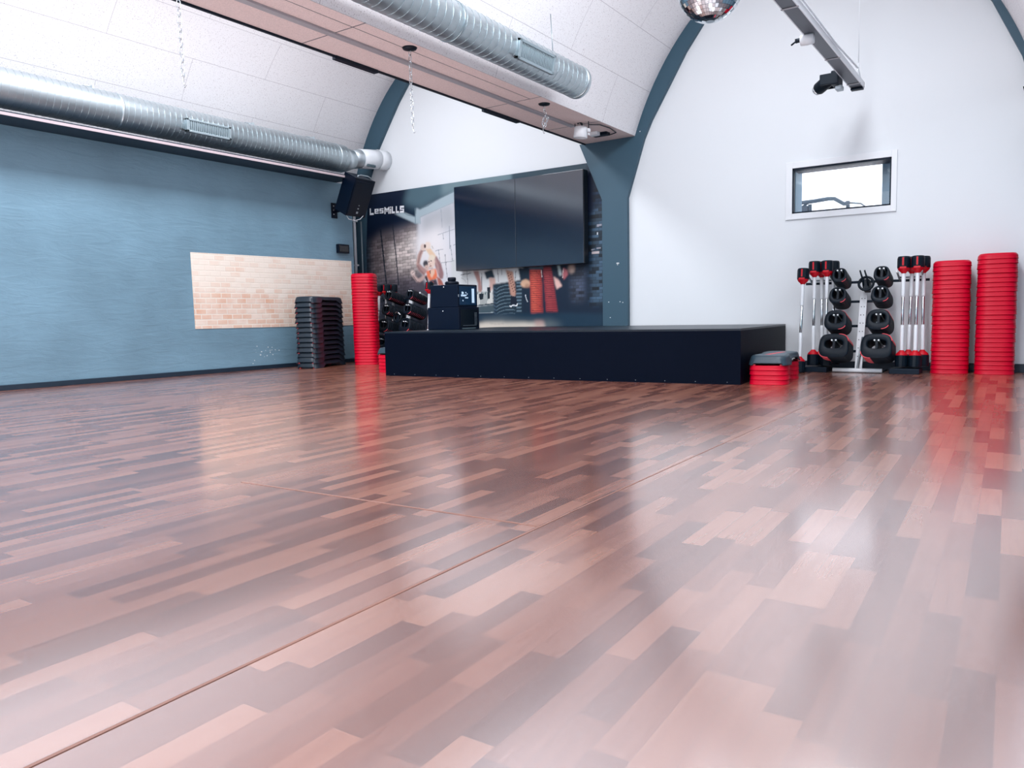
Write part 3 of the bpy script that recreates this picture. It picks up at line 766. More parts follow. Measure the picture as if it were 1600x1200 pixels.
# ------------------------------------------------------------------ ventilation ducts
def spiral(mb, p0, p1, r, pitch, bead=.0022):
    p0, p1 = Vector(p0), Vector(p1); L = (p1-p0).length; n = int(L/pitch); pts = []; rr = []
    mb.tube([p0, p1], r, 40, cap=True)
    # raised helical seam
    turns = n; K = 20; path = []
    for k in range(turns*K+1):
        a = 2*PI*k/K; s_ = k/(turns*K); c = p0.lerp(p1, s_)
        path.append(c+Vector((math.cos(a), 0, math.sin(a)))*(r+.001))
    mb.use('galvd'); mb.tube(path, bead, 4, cap=True)
def grille(parent, c, nrm, along, w, h, name='air_grille'):
    """louvred register standing on the duct"""
    n = Vector(nrm).normalized(); a = Vector(along).normalized(); u = n.cross(a).normalized()
    mt = Matrix((a, u, n)).transposed().to_4x4(); mt.translation = Vector(c)
    b = MB()
    for lo, hi in (((-w/2, -h/2, -.03), (w/2, -h/2+.022, .012)), ((-w/2, h/2-.022, -.03), (w/2, h/2, .012)), ((-w/2, -h/2, -.03), (-w/2+.03, h/2, .012)), ((w/2-.03, -h/2, -.03), (w/2, h/2, .012))): b.box(lo, hi, .002, mt)
    g = b.build(name, 'grille', parent)
    b = MB(); b.box((-w/2+.03, -h/2+.02, -.03), (w/2-.03, h/2-.02, -.018), 0, mt); b.build('backing', 'grilled', g)
    b = MB(); k = 22
    for i in range(k):
        x = -w/2+.04+(w-.08)*i/(k-1); b.box((x-.006, -h/2+.02, -.02), (x+.006, h/2-.02, .006), 0, mt)
    b.build('louvres', 'grille', g)
dl = thing('ventilation_duct', 'long silver spiral duct lying on the ledge of the slate wall', 'duct', (-8.5, 0, 2.985))
b = MB(); b.use('galv'); spiral(b, (0, -2.9, 0), (0, 8.10, 0), .195, .07); b.build('duct_body', None, dl)
b = MB(); b.tube([(0, 8.09, 0), (0, 8.16, 0), (-.005, 8.30, .025)], [.195, .175, .14], 32); b.tube([(-.005, 8.29, .024), (-.012, 8.48, .06), (-.008, 8.50, .062)], .138, 32); b.build('reducer', 'galv', dl)
b = MB(); b.tube([(-.01, 8.48, .06), (0, 8.70, .088), (.02, 8.83, .10)], .143, 32); b.build('elbow', 'whitem', dl)
b = MB(); b.tube([(.015, 8.82, .10), (.02, 8.995, .105)], .150, 32); b.build('wall_sleeve', 'whitem', dl)
b = MB()
for k in range(6): b.box((.085, 8.52+k*.030, -.052), (.122, 8.535+k*.030, -.02))
b.build('printed_mark', 'grilled', dl)
grille(dl, (.195, 5.79, -.03), (1, 0, 0), (0, 1, 0), .60, .155)
for y in (4.50, 6.54, 7.55):
    b = MB(); b.box((-.35, y-.012, .185), (.06, y+.012, .215), .002); b.box((-.20, y-.06, .215), (-.02, y+.012, .222)); b.build('hanger_strap', 'galv', dl)
for y in (1.6, 4.75, 7.95):
    b = MB(); b.tube([(0, y-.015, 0), (0, y+.015, 0)], .199, 40); b.build('joint_band', 'galv', dl)
dr = thing('ventilation_duct', 'silver spiral duct ending short of the pillar along the valley beam', 'duct', (-3.85, 0, 2.935))
b = MB(); b.use('galv'); spiral(b, (0, -2.9, 0), (0, 6.86, 0), .152, .085); b.build('duct_body', None, dr)
b = MB(); b.tube([(0, 6.80, 0), (0, 6.865, 0), (0, 6.875, 0)], [.156, .156, .14], 40); b.build('end_cap', 'galv', dr)
grille(dr, (.148, 5.88, -.036), (.97, 0, -.2), (0, 1, 0), .58, .165)
for y in (1.7, 4.86):
    b = MB(); b.tube([(0, y-.008, 0), (0, y+.008, 0)], .157, 40); c = b.build('joint_band', 'galvd', dr)
for y in (2.6, 4.5, 6.4):
    b = MB(); b.tube([(0, y, .15), (-.02, y, .52)], .004, 6); b.build('hanger_rod', 'galvd', dr)

# ------------------------------------------------------------------ chains under the beam
def chain_mesh(pts, link=.052, r=.0036, w=.012):
    b = MB(); pts = [Vector(p) for p in pts]; pos = []; k = 0
    for i in range(len(pts)-1):
        d = pts[i+1]-pts[i]; n = max(1, int(d.length/(link*.82)))
        for j in range(n):
            c = pts[i]+d*((j+.5)/n); dd = d.normalized()
            a = Vector((1, 0, 0)) if abs(dd.x) < .9 else Vector((0, 1, 0))
            u = dd.cross(a).normalized(); v = dd.cross(u)
            if k % 2: u, v = v, u
            loop = []
            for t_ in range(14):
                an = 2*PI*t_/14; ca, sa = math.cos(an), math.sin(an)
                loop.append(c+dd*(math.copysign(abs(sa)**.7, sa)*link/2)+u*(math.copysign(abs(ca)**.8, ca)*w))
            loop.append(loop[0]); loop.append(loop[1]); b.tube(loop, r, 6, cap=False); k += 1
    return b
def chain(x, y, zt, zb, label, pts=None):
    t = thing('hanging_chain', label, 'chain', (x, y, zt), 0, 'steel chains hanging from the valley beam')
    b = MB(); b.lathe([(0, 0), (.062, 0), (.055, -.012), (.02, -.02), (0, -.022)], 24); b.build('ceiling_plate', 'dark', t)
    b = chain_mesh(pts or [(0, 0, -.015), (.004, 0, -(zt-zb)*.5), (.010, 0, -(zt-zb)+.04)]); b.build('links', 'chrome', t)
    z = (pts[-1][2] if pts else -(zt-zb)+.03); xx = pts[-1][0] if pts else .010
    b = MB(); b.tube([(xx, 0, z+.02), (xx+.002, 0, z-.03), (xx+.012, 0, z-.05), (xx+.022, 0, z-.04)], .004, 6); b.build('hook', 'chrome', t)
chain(-4.25, 2.8, 2.84, 2.06, 'long steel chain at upper left hanging before the left vault')
chain(-4.305, 4.9, 2.84, 2.18, 'steel chain from a dark plate on the beam, hanging before the left arch')
chain(-4.325, 7.0, 2.84, 2.6, 'short bunched steel chain on the beam near the white spotlight',
      [(0, 0, -.015), (0, 0, -.07), (.012, 0, -.12), (-.02, 0, -.17), (-.018, .01, -.22), (.03, 0, -.18), (.035, .01, -.13), (.03, -.01, -.2), (-.02, 0, -.25)])

# ------------------------------------------------------------------ spotlight, adaptor
t = thing('spotlight', 'white can spotlight in a wire yoke under the valley beam', 'spotlight', (-4.40, 7.93, 2.865))
b = MB(); b.lathe([(0, -.065), (.04, -.065), (.070, -.075), (.076, -.09), (.080, -.195), (.074, -.198), (.070, -.185), (0, -.18)], 28, Matrix.Rotation(math.radians(6), 4, 'Y')); b.build('shell', 'lamp', t)
b = MB(); b.tube([(-.088, 0, -.13), (-.088, 0, -.005), (.088, 0, -.005), (.088, 0, -.13)], .005, 6); b.build('yoke', 'dframe', t)
b = MB(); b.box((.080, -.02, -.145), (.102, .02, -.105), .006); b.box((.082, -.012, -.18), (.096, .012, -.155), .004); b.build('knob', 'lamp', t)
b = MB(); b.tube([(0, 0, -.07), (0, 0, -.04), (-.03, 0, -.015), (-.055, .0, -.03)], .012, 8); b.build('lamp_cable', 'cable', t)
b = MB(); b.tube([(-4.31, 7.92, 2.80), (-4.26, 8.1, 2.825), (-4.255, 8.35, 2.832), (-4.29, 8.58, 2.828), (-4.38, 8.60, 2.82), (-4.45, 8.55, 2.815)], .006, 6)
tag(b.build('power_cable', 'cable'), 'thin dark cable running from the spotlight to the adaptor', 'cable')
t = thing('power_adaptor', 'dark power adaptor with a white plug on the beam by the pillar', 'adaptor', (-4.47, 8.53, 2.84))
b = MB(); b.box((-.10, -.05, -.035), (.10, .05, 0), .005); b.build('block', 'black', t)
b = MB(); b.box((-.09, -.14, -.045), (.02, -.06, 0), .006); b.build('plug', 'lamp', t)

# ------------------------------------------------------------------ lighting track in the right vault
t = thing('lighting_track', 'white suspended lighting track with dark underside in the right vault', 'lighting track', (-1.575, 0, 2.84))
b = MB()
b.use('whitem').box((.052, 3.0, 0), (.060, 8.5, .055)); b.box((-.060, 3.0, 0), (-.052, 8.5, .055)); b.box((-.06, 8.485, .0), (.06, 8.5, .055))
b.build('side_rails', None, t)
b = MB(); b.box((-.052, 3.0, 0.002), (.052, 8.485, .03)); b.build('underside', 'trackg', t)
b = MB()
for y in (5.95, 7.35, 8.28):
    b = MB(); b.box((-.064, y, -.004), (.064, y+.02, .0)); b.build('joint_plate', 'rail', t)
b = MB(); b.box((-.056, 8.43, -.02), (.056, 8.5, -.002), .004); b.build('end_plate', 'dframe', t)
for y in (4.5, 8.40):
    b = MB(); b.tube([(.02, y, .20), (.02, y, 1.80)], .005, 6); b.build('suspension_wire', 'whitem', t)
    b = MB(); b.tube([(.0, y-.05, .05), (.02, y-.02, .16), (.02, y, .22)], .006, 6); b.tube([(.04, y+.05, .05), (.02, y+.02, .16), (.02, y, .22)], .006, 6); b.build('wire_fork', 'whitem', t)
b = MB(); b.tube([(.065, 3.0, .05), (.066, 6.2, .07), (.068, 7.2, .06), (.066, 7.9, .09), (.05, 8.2, .12)], .009, 6); b.build('track_cable', 'whitem', t)
t = thing('moving_head_light', 'black moving head light hanging at the end of the lighting track', 'stage light', (-1.705, 8.0, 2.825))
b = MB(); b.box((.0, -.10, -.06), (.07, .10, .07), .012); b.build('base', 'dark', t)
b = MB(); b.box((-.10, -.10, -.05), (.02, -.075, .05), .008); b.box((-.10, .075, -.05), (.02, .10, .05), .008); b.build('yoke', 'dark', t)
b = MB(); b.lathe([(0, -.10), (.052, -.10), (.060, -.085), (.062, .03), (.05, .07), (0, .075)], 18, Matrix.Translation((-.07, 0, -.01)) @ Matrix.Rotation(math.radians(65), 4, 'Y') @ Matrix.Rotation(.5, 4, 'X')); b.build('head', 'dark', t)
b = MB(); b.lathe([(0, -.125), (.045, -.125), (.050, -.10), (0, -.098)], 18, Matrix.Translation((-.07, 0, -.01)) @ Matrix.Rotation(math.radians(65), 4, 'Y') @ Matrix.Rotation(.5, 4, 'X')); b.build('lens', 'chrome', t)
b = MB(); b.box((.03, -.05, -.10), (.09, .05, -.06), .006); b.build('clamp', 'greym', t)
t = thing('track_clamp', 'white and black clamp hanging halfway along the lighting track', 'clamp', (-1.61, 6.62, 2.835))
b = MB(); b.lathe([(0, -.05), (.04, -.05), (.045, 0), (.04, .05), (0, .05)], 16, Matrix.Translation((.0, 0, -.028)) @ Matrix.Rotation(PI/2, 4, 'Y')); b.build('drum', 'lamp', t)
b = MB(); b.tube([(-.05, 0, -.02), (-.085, -.02, -.03)], .018, 8); b.tube([(-.08, -.02, -.03), (-.12, -.02, -.055)], .007, 6); b.build('bolt', 'dark', t)

# ------------------------------------------------------------------ mirror ball
t = thing('mirror_ball', 'silver mirror ball hanging at the top edge of the view', 'mirror ball', (-1.93, 5.30, 2.85))
bmh = bmesh.new(); uvl = bmh.loops.layers.uv.new('UVMap'); RB = .222; NU, NV = 44, 24
vv = [[bmh.verts.new((RB*math.sin(PI*j/NV)*math.cos(2*PI*i/NU), RB*math.sin(PI*j/NV)*math.sin(2*PI*i/NU), RB*math.cos(PI*j/NV))) for i in range(NU)] for j in range(1, NV)]
for j in range(NV-2):
    for i in range(NU):
        k = (i+1) % NU; f = bmh.faces.new((vv[j][i], vv[j+1][i], vv[j+1][k], vv[j][k])); f.smooth = False
        for lp, uv in zip(f.loops, ((i, j), (i, j+1), (i+1, j+1), (i+1, j))): lp[uvl].uv = (uv[0]*1., uv[1]*1.)
tp = bmh.faces.new(list(vv[0])); bt = bmh.faces.new(list(reversed(vv[-1])))
me = bpy.data.meshes.new('tiles'); bmh.to_mesh(me); bmh.free(); me.materials.append(M['mirror'])
o = bpy.data.objects.new('tiles', me); COL.objects.link(o); o.parent = t
b = MB(); b.lathe([(0, RB-.004), (.04, RB-.004), (.04, RB+.03), (.015, RB+.05), (0, RB+.05)], 16); b.tube([(0, 0, RB+.04), (0, 0, 1.80)], .004, 6); b.build('hanger', 'chrome', t)
MURAL = [
('p',(-9.335,2.906,-4.513,2.672,-4.534,0.325,-9.478,0.324),'#071f35',1,0),
('p',(-9.34,2.806,-7.965,2.702,-8.094,2.138,-8.53,1.978,-9.402,1.682),'#03152e',1,8),
('p',(-7.965,2.702,-7.11,2.652,-6.082,2.69,-4.927,2.686,-4.929,2.548,-7.117,2.469,-7.79,2.274,-8.108,2.4),'#4d6672',1,7),
('p',(-7.338,2.678,-6.082,2.69,-6.087,2.491,-7.117,2.469,-7.347,2.438),'#6f868e',1,6),
('p',(-6.081,2.724,-4.927,2.727,-4.93,2.499,-6.087,2.5),'#2c4350',1,2),
('p',(-9.019,1.741,-8.599,1.973,-7.863,2.052,-7.797,1.152,-7.93,0.423,-9.146,0.428),'#746a6d',1,9),
('p',(-8.545,1.681,-7.8,2.018,-7.761,1.392,-8.287,1.369),'#c6bab6',1,12),
('p',(-9.07,1.866,-8.842,1.871,-8.857,0.427,-9.146,0.428),'#26394a',1,8),
('p',(-9.045,1.252,-7.766,1.276,-7.273,1.084,-7.3,0.324,-9.151,0.324),'#544f5b',0.9,10),
('p',(-8.71,1.117,-7.28,0.895,-7.3,0.324,-8.749,0.324),'#2c3542',0.8,8),
('b',(-9.016,1.812,-7.837,2.069,-7.805,1.587,-7.975,0.915,-9.087,0.428),(0.115, 0.047, 0.34, -0.05),1,6),
('p',(-7.807,2.181,-7.12,2.359,-6.999,1.353,-7.017,0.795,-7.307,0.82,-7.718,1.197,-7.856,1.59),'#d9dbe2',1,4),
('p',(-7.78,2.207,-7.12,2.378,-7.05,1.985,-7.366,1.917,-7.767,1.891),'#a9adb3',0.9,9),
('p',(-8.001,1.841,-7.362,2.029,-7.203,1.363,-7.761,1.392),'#eeeaea',0.8,12),
('p',(-7.198,1.504,-5.92,1.43,-5.948,1.124,-6.063,0.79,-6.806,0.771,-7.219,0.894),'#d3d7d8',1,2),
('p',(-8.3,2.263,-7.875,2.079,-7.773,2.068,-7.779,2.169,-7.11,2.326,-7.104,2.482,-7.777,2.278,-7.846,2.31,-7.871,2.177,-8.114,2.274),'#a3b4bc',1,1),
('p',(-8.117,2.271,-8.041,2.218,-8.034,2.223,-8.111,2.276),'#5c7480',1,0),
('p',(-8.039,2.217,-7.872,2.178,-7.87,2.185,-8.036,2.224),'#5c7480',1,0),
('p',(-7.788,2.284,-7.622,2.311,-7.626,2.32,-7.791,2.293),'#5c7480',0.8,0),
('p',(-7.62,2.311,-7.419,2.395,-7.425,2.403,-7.627,2.32),'#5c7480',0.8,0),
('p',(-7.419,2.394,-7.102,2.473,-7.107,2.481,-7.424,2.403),'#5c7480',0.8,0),
('p',(-7.878,2.311,-7.881,2.072,-7.869,2.071,-7.866,2.31),'#6b818c',0.8,0),
('p',(-7.773,2.165,-7.132,2.316,-7.135,2.322,-7.777,2.172),'#8d9ea8',0.8,0),
('p',(-7.779,2.169,-7.779,2.064,-7.772,2.063,-7.771,2.168),'#8d9ea8',0.8,0),
('p',(-7.372,2.245,-7.357,1.972,-7.346,1.972,-7.361,2.244),'#979ea8',0.9,0),
('p',(-7.44,1.872,-7.121,1.931,-7.124,1.94,-7.443,1.88),'#979ea8',0.9,0),
('p',(-7.223,1.99,-7.222,1.654,-7.211,1.654,-7.212,1.989),'#979ea8',0.9,0),
('p',(-7.348,1.878,-7.339,1.802,-7.328,1.803,-7.337,1.878),'#979ea8',0.9,0),
('p',(-7.442,1.659,-7.418,1.469,-7.407,1.469,-7.431,1.659),'#979ea8',0.9,0),
('p',(-7.394,1.454,-7.138,1.473,-7.139,1.481,-7.396,1.463),'#979ea8',0.9,0),
('p',(-7.208,1.709,-7.18,1.474,-7.169,1.474,-7.197,1.709),'#979ea8',0.9,0),
('p',(-7.498,1.64,-7.337,1.658,-7.339,1.666,-7.501,1.648),'#979ea8',0.9,0),
('p',(-7.153,1.702,-7.105,1.708,-7.108,1.716,-7.156,1.71),'#979ea8',0.9,0),
('p',(-7.316,1.585,-7.312,1.463,-7.301,1.463,-7.305,1.585),'#85888f',0.9,0),
('p',(-7.312,1.463,-7.285,1.235,-7.275,1.236,-7.301,1.463),'#85888f',0.9,0),
('p',(-7.321,1.456,-7.291,1.454,-7.29,1.469,-7.321,1.471),'#85888f',1,0),
('p',(-6.916,1.316,-6.905,1.121,-6.896,1.122,-6.907,1.316),'#5f666b',0.9,0),
('p',(-6.651,1.276,-6.652,1.034,-6.643,1.034,-6.641,1.276),'#5f666b',0.9,0),
('p',(-6.367,1.312,-6.355,1.136,-6.346,1.136,-6.358,1.312),'#5f666b',0.9,0),
('p',(-6.056,1.288,-6.07,1.147,-6.061,1.146,-6.047,1.287),'#5f666b',0.9,0),
('p',(-6.295,1.309,-6.297,1.228,-6.288,1.228,-6.286,1.308),'#5f666b',0.9,0),
('p',(-7.025,1.262,-6.836,1.278,-6.837,1.286,-7.027,1.27),'#50565c',1,0),
('p',(-7.029,1.222,-6.959,1.191,-6.955,1.196,-7.025,1.227),'#9b9fa0',1,0),
('p',(-6.96,1.192,-6.932,1.145,-6.926,1.147,-6.954,1.195),'#9b9fa0',1,0),
('p',(-8.616,2.053,-8.583,1.732,-8.557,1.732,-8.59,2.053),'#0a1a29',1,0),
('p',(-8.583,1.732,-8.527,1.17,-8.501,1.171,-8.557,1.732),'#0a1a29',1,0),
('p',(-8.354,2.091,-8.311,1.695,-8.287,1.695,-8.33,2.091),'#1b2230',0.9,0),
('p',(-8.311,1.695,-8.268,1.16,-8.244,1.161,-8.287,1.695),'#1b2230',0.9,0),
('p',(-7.988,1.326,-7.959,1.272,-7.878,1.192,-7.826,1.223,-7.909,1.296,-7.932,1.342),'#cdb3ad',1,1),
('p',(-7.841,1.186,-7.765,1.214,-7.687,1.27,-7.729,1.307,-7.809,1.263,-7.876,1.239),'#c7aaa4',1,1),
('p',(-7.964,1.302,-7.883,1.202,-7.873,1.206,-7.954,1.307),'#5b4a52',0.8,0),
('p',(-7.88,1.2,-7.823,1.183,-7.819,1.191,-7.876,1.208),'#5b4a52',0.8,0),
('p',(-7.913,1.339,-7.916,1.325,-7.925,1.312,-7.938,1.304,-7.953,1.299,-7.97,1.3,-7.985,1.306,-7.997,1.316,-8.004,1.329,-8.007,1.344,-8.003,1.358,-7.995,1.371,-7.982,1.38,-7.966,1.384,-7.95,1.383,-7.935,1.377,-7.923,1.367,-7.915,1.354),'#dcc8c2',1,1),
('p',(-7.967,1.331,-7.925,1.353,-7.931,1.36,-7.974,1.338),'#6b585c',1,0),
('p',(-7.721,1.279,-7.67,1.291,-7.648,1.194,-7.676,1.147,-7.705,1.197),'#352d3a',1,1),
('p',(-7.724,1.233,-7.67,1.145,-7.656,1.149,-7.71,1.238),'#ded6d6',0.9,0),
('p',(-7.639,1.46,-7.643,1.442,-7.653,1.427,-7.668,1.416,-7.685,1.411,-7.704,1.412,-7.721,1.419,-7.735,1.431,-7.743,1.448,-7.746,1.466,-7.742,1.484,-7.732,1.499,-7.717,1.51,-7.7,1.515,-7.681,1.514,-7.664,1.507,-7.65,1.495,-7.642,1.478),'#47474f',1,1),
('p',(-7.627,1.399,-7.63,1.384,-7.639,1.372,-7.652,1.362,-7.668,1.358,-7.685,1.359,-7.7,1.365,-7.713,1.375,-7.72,1.389,-7.723,1.404,-7.719,1.419,-7.71,1.432,-7.697,1.441,-7.681,1.446,-7.664,1.445,-7.649,1.439,-7.637,1.428,-7.629,1.414),'#d9bcb1',1,1),
('p',(-7.703,1.4,-7.674,1.401,-7.675,1.408,-7.704,1.407),'#4b3d42',1,0),
('p',(-7.778,1.696,-7.844,1.617,-7.883,1.467,-7.85,1.421,-7.798,1.446,-7.819,1.461,-7.765,1.594,-7.722,1.672),'#c9a79d',1,1),
('p',(-7.783,1.661,-7.824,1.592,-7.798,1.582,-7.757,1.652),'#86686a',0.8,1),
('p',(-7.825,1.59,-7.856,1.476,-7.828,1.471,-7.797,1.585),'#86686a',0.8,1),
('p',(-7.884,1.45,-7.838,1.367,-7.741,1.292,-7.66,1.351,-7.749,1.42,-7.825,1.478),'#b5918c',1,1),
('p',(-7.87,1.44,-7.827,1.371,-7.799,1.38,-7.842,1.449),'#7e6064',0.7,1),
('p',(-7.825,1.368,-7.738,1.296,-7.716,1.311,-7.802,1.383),'#7e6064',0.7,1),
('p',(-7.691,1.685,-7.627,1.603,-7.542,1.507,-7.466,1.545,-7.549,1.64,-7.617,1.718),'#e9cbab',1,1),
('p',(-7.556,1.539,-7.51,1.419,-7.455,1.291,-7.428,1.222,-7.366,1.222,-7.346,1.305,-7.393,1.447,-7.475,1.562),'#9a777a',1,1),
('p',(-7.527,1.537,-7.476,1.411,-7.441,1.418,-7.492,1.544),'#c5a39e',0.7,1),
('p',(-7.477,1.414,-7.468,1.309,-7.431,1.31,-7.44,1.415),'#c5a39e',0.7,1),
('p',(-7.671,1.708,-7.676,1.69,-7.686,1.674,-7.702,1.663,-7.722,1.658,-7.742,1.659,-7.761,1.667,-7.776,1.68,-7.785,1.697,-7.788,1.715,-7.784,1.733,-7.773,1.749,-7.757,1.76,-7.738,1.765,-7.717,1.763,-7.699,1.756,-7.684,1.743,-7.674,1.726),'#e2cdc3',1,1),
('p',(-7.58,1.73,-7.584,1.711,-7.595,1.694,-7.612,1.683,-7.632,1.677,-7.653,1.679,-7.672,1.687,-7.688,1.701,-7.698,1.718,-7.701,1.738,-7.696,1.758,-7.685,1.774,-7.668,1.786,-7.648,1.791,-7.627,1.789,-7.608,1.781,-7.593,1.768,-7.583,1.75),'#eddcd0',1,1),
('p',(-7.676,1.724,-7.678,1.714,-7.682,1.706,-7.688,1.7,-7.695,1.697,-7.702,1.698,-7.709,1.702,-7.715,1.708,-7.718,1.717,-7.719,1.727,-7.717,1.737,-7.713,1.745,-7.707,1.751,-7.7,1.754,-7.693,1.753,-7.686,1.75,-7.68,1.743,-7.677,1.734),'#5a4848',1,0),
('p',(-7.77,1.657,-7.688,1.651,-7.687,1.661,-7.77,1.666),'#7a6064',0.8,0),
('p',(-7.566,1.722,-7.543,1.673,-7.529,1.677,-7.552,1.726),'#b9b2a8',0.8,0),
('p',(-7.687,1.35,-7.636,1.362,-7.497,1.383,-7.469,1.282,-7.496,1.221,-7.629,1.201,-7.674,1.272),'#f0815c',1,1),
('p',(-7.617,1.356,-7.516,1.379,-7.524,1.313,-7.577,1.244,-7.604,1.269),'#eec6ae',1,1),
('p',(-7.623,1.36,-7.616,1.307,-7.596,1.308,-7.603,1.361),'#5a3c3c',0.8,0),
('p',(-7.508,1.474,-7.514,1.444,-7.527,1.419,-7.546,1.4,-7.569,1.391,-7.594,1.392,-7.616,1.404,-7.634,1.424,-7.646,1.452,-7.649,1.482,-7.643,1.512,-7.63,1.537,-7.61,1.556,-7.587,1.565,-7.563,1.563,-7.54,1.552,-7.522,1.531,-7.511,1.504),'#ecd4c6',1,1),
('p',(-7.501,1.545,-7.505,1.531,-7.517,1.519,-7.534,1.511,-7.556,1.507,-7.578,1.508,-7.599,1.514,-7.616,1.525,-7.627,1.538,-7.631,1.552,-7.626,1.567,-7.614,1.578,-7.597,1.587,-7.575,1.59,-7.553,1.589,-7.532,1.583,-7.515,1.572,-7.504,1.559),'#ecdfcb',1,1),
('p',(-7.612,1.487,-7.613,1.485,-7.615,1.482,-7.619,1.48,-7.624,1.48,-7.628,1.48,-7.633,1.481,-7.636,1.483,-7.639,1.486,-7.639,1.489,-7.639,1.492,-7.636,1.494,-7.632,1.496,-7.628,1.497,-7.623,1.496,-7.618,1.495,-7.615,1.493,-7.613,1.49),'#6b5452',1,0),
('p',(-7.569,1.5,-7.57,1.497,-7.573,1.495,-7.577,1.493,-7.582,1.493,-7.588,1.493,-7.593,1.494,-7.598,1.496,-7.6,1.499,-7.601,1.502,-7.6,1.505,-7.597,1.507,-7.593,1.509,-7.587,1.51,-7.582,1.509,-7.576,1.508,-7.572,1.506,-7.569,1.503),'#6b5452',1,0),
('p',(-7.618,1.448,-7.593,1.451,-7.595,1.459,-7.621,1.455),'#b98f84',1,0),
('p',(-7.573,1.424,-7.574,1.421,-7.579,1.419,-7.586,1.417,-7.594,1.417,-7.602,1.417,-7.611,1.419,-7.617,1.421,-7.622,1.424,-7.623,1.427,-7.621,1.43,-7.617,1.432,-7.61,1.434,-7.602,1.434,-7.593,1.434,-7.585,1.432,-7.578,1.43,-7.574,1.427),'#a26b66',1,0),
('p',(-7.636,1.393,-7.554,1.379,-7.551,1.393,-7.632,1.406),'#8d6b68',0.7,1),
('p',(-7.635,1.208,-7.496,1.224,-7.456,1.129,-7.634,1.136),'#463f4c',1,1),
('p',(-7.543,1.178,-7.544,1.174,-7.548,1.17,-7.552,1.167,-7.558,1.166,-7.564,1.166,-7.57,1.168,-7.574,1.171,-7.577,1.175,-7.578,1.18,-7.577,1.184,-7.574,1.188,-7.569,1.191,-7.563,1.192,-7.557,1.192,-7.551,1.19,-7.547,1.187,-7.544,1.183),'#b46058',1,0),
('p',(-7.486,1.278,-7.392,1.203,-7.351,1.125,-7.456,1.129),'#d9826c',1,1),
('p',(-7.489,1.251,-7.407,1.205,-7.401,1.211,-7.484,1.257),'#6b4048',0.9,0),
('p',(-7.482,1.23,-7.397,1.189,-7.392,1.196,-7.477,1.236),'#6b4048',0.9,0),
('p',(-7.475,1.208,-7.387,1.173,-7.383,1.18,-7.471,1.215),'#6b4048',0.9,0),
('p',(-7.468,1.187,-7.378,1.158,-7.374,1.165,-7.465,1.194),'#6b4048',0.9,0),
('p',(-7.461,1.166,-7.368,1.142,-7.365,1.149,-7.458,1.173),'#6b4048',0.9,0),
('p',(-7.454,1.144,-7.358,1.126,-7.356,1.134,-7.452,1.152),'#6b4048',0.9,0),
('p',(-6.74,1.01,-6.449,1,-6.455,0.809,-6.741,0.807),'#6d7c80',1,1),
('p',(-6.734,0.972,-6.734,0.817,-6.721,0.817,-6.721,0.972),'#e8e8e2',1,0),
('p',(-6.71,0.995,-6.71,0.818,-6.698,0.818,-6.698,0.994),'#e8e8e2',1,0),
('p',(-6.686,1.017,-6.687,0.819,-6.675,0.819,-6.674,1.017),'#e8e8e2',1,0),
('p',(-6.664,0.97,-6.664,0.82,-6.652,0.82,-6.652,0.97),'#e8e8e2',1,0),
('p',(-6.641,0.992,-6.641,0.821,-6.629,0.821,-6.629,0.992),'#e8e8e2',1,0),
('p',(-6.617,1.014,-6.618,0.822,-6.606,0.821,-6.605,1.014),'#e8e8e2',1,0),
('p',(-6.596,0.968,-6.595,0.822,-6.583,0.822,-6.584,0.968),'#e8e8e2',1,0),
('p',(-6.572,0.99,-6.572,0.823,-6.56,0.823,-6.56,0.99),'#e8e8e2',1,0),
('p',(-6.549,1.012,-6.55,0.824,-6.538,0.824,-6.537,1.012),'#e8e8e2',1,0),
('p',(-6.527,0.966,-6.527,0.825,-6.515,0.825,-6.516,0.966),'#e8e8e2',1,0),
('p',(-6.504,0.988,-6.504,0.826,-6.492,0.825,-6.492,0.988),'#e8e8e2',1,0),
('p',(-6.481,1.01,-6.481,0.826,-6.47,0.826,-6.469,1.009),'#e8e8e2',1,0),
('p',(-6.46,0.964,-6.459,0.827,-6.447,0.827,-6.448,0.963),'#e8e8e2',1,0),
('p',(-6.745,0.805,-6.442,0.827,-6.444,0.841,-6.747,0.818),'#2a3942',1,0),
('p',(-6.729,0.802,-6.437,0.822,-6.435,0.704,-6.726,0.7),'#43565f',1,1),
('p',(-6.726,0.697,-6.435,0.704,-6.435,0.713,-6.726,0.707),'#aebabd',1,0),
('p',(-6.795,1.311,-6.702,1.306,-6.658,1.153,-6.642,1.02,-6.677,0.994,-6.719,1.023,-6.714,1.119),'#a37d78',1,1),
('p',(-6.701,0.981,-6.614,0.984,-6.638,0.894,-6.697,0.896),'#101e2b',1,0),
('p',(-6.6,1.287,-6.457,1.321,-6.414,1.197,-6.517,1.191,-6.561,1.184),'#142e3e',1,1),
('p',(-6.517,1.2,-6.411,1.193,-6.401,1.115,-6.494,1.001,-6.532,1.002,-6.506,1.12),'#c9a69c',1,1),
('p',(-6.553,1.067,-6.496,1.072,-6.512,0.906,-6.543,0.901),'#15202c',1,0),
('p',(-6.452,1.107,-6.066,1.139,-5.942,1.152,-5.946,0.655,-6.392,0.648,-6.452,0.782),'#172d3c',1,1),
('p',(-6.382,1.028,-6.336,1.055,-6.347,1.066,-6.392,1.039),'#5f7683',0.85,0),
('p',(-6.339,1.054,-6.25,1.074,-6.255,1.087,-6.344,1.067),'#5f7683',0.85,0),
('p',(-6.252,1.074,-6.121,1.078,-6.122,1.091,-6.253,1.088),'#5f7683',0.85,0),
('p',(-6.123,1.078,-6.069,1.069,-6.066,1.082,-6.12,1.091),'#5f7683',0.85,0),
('p',(-6.455,1.055,-6.394,1.021,-6.38,1.037,-6.441,1.071),'#41586a',0.8,0),
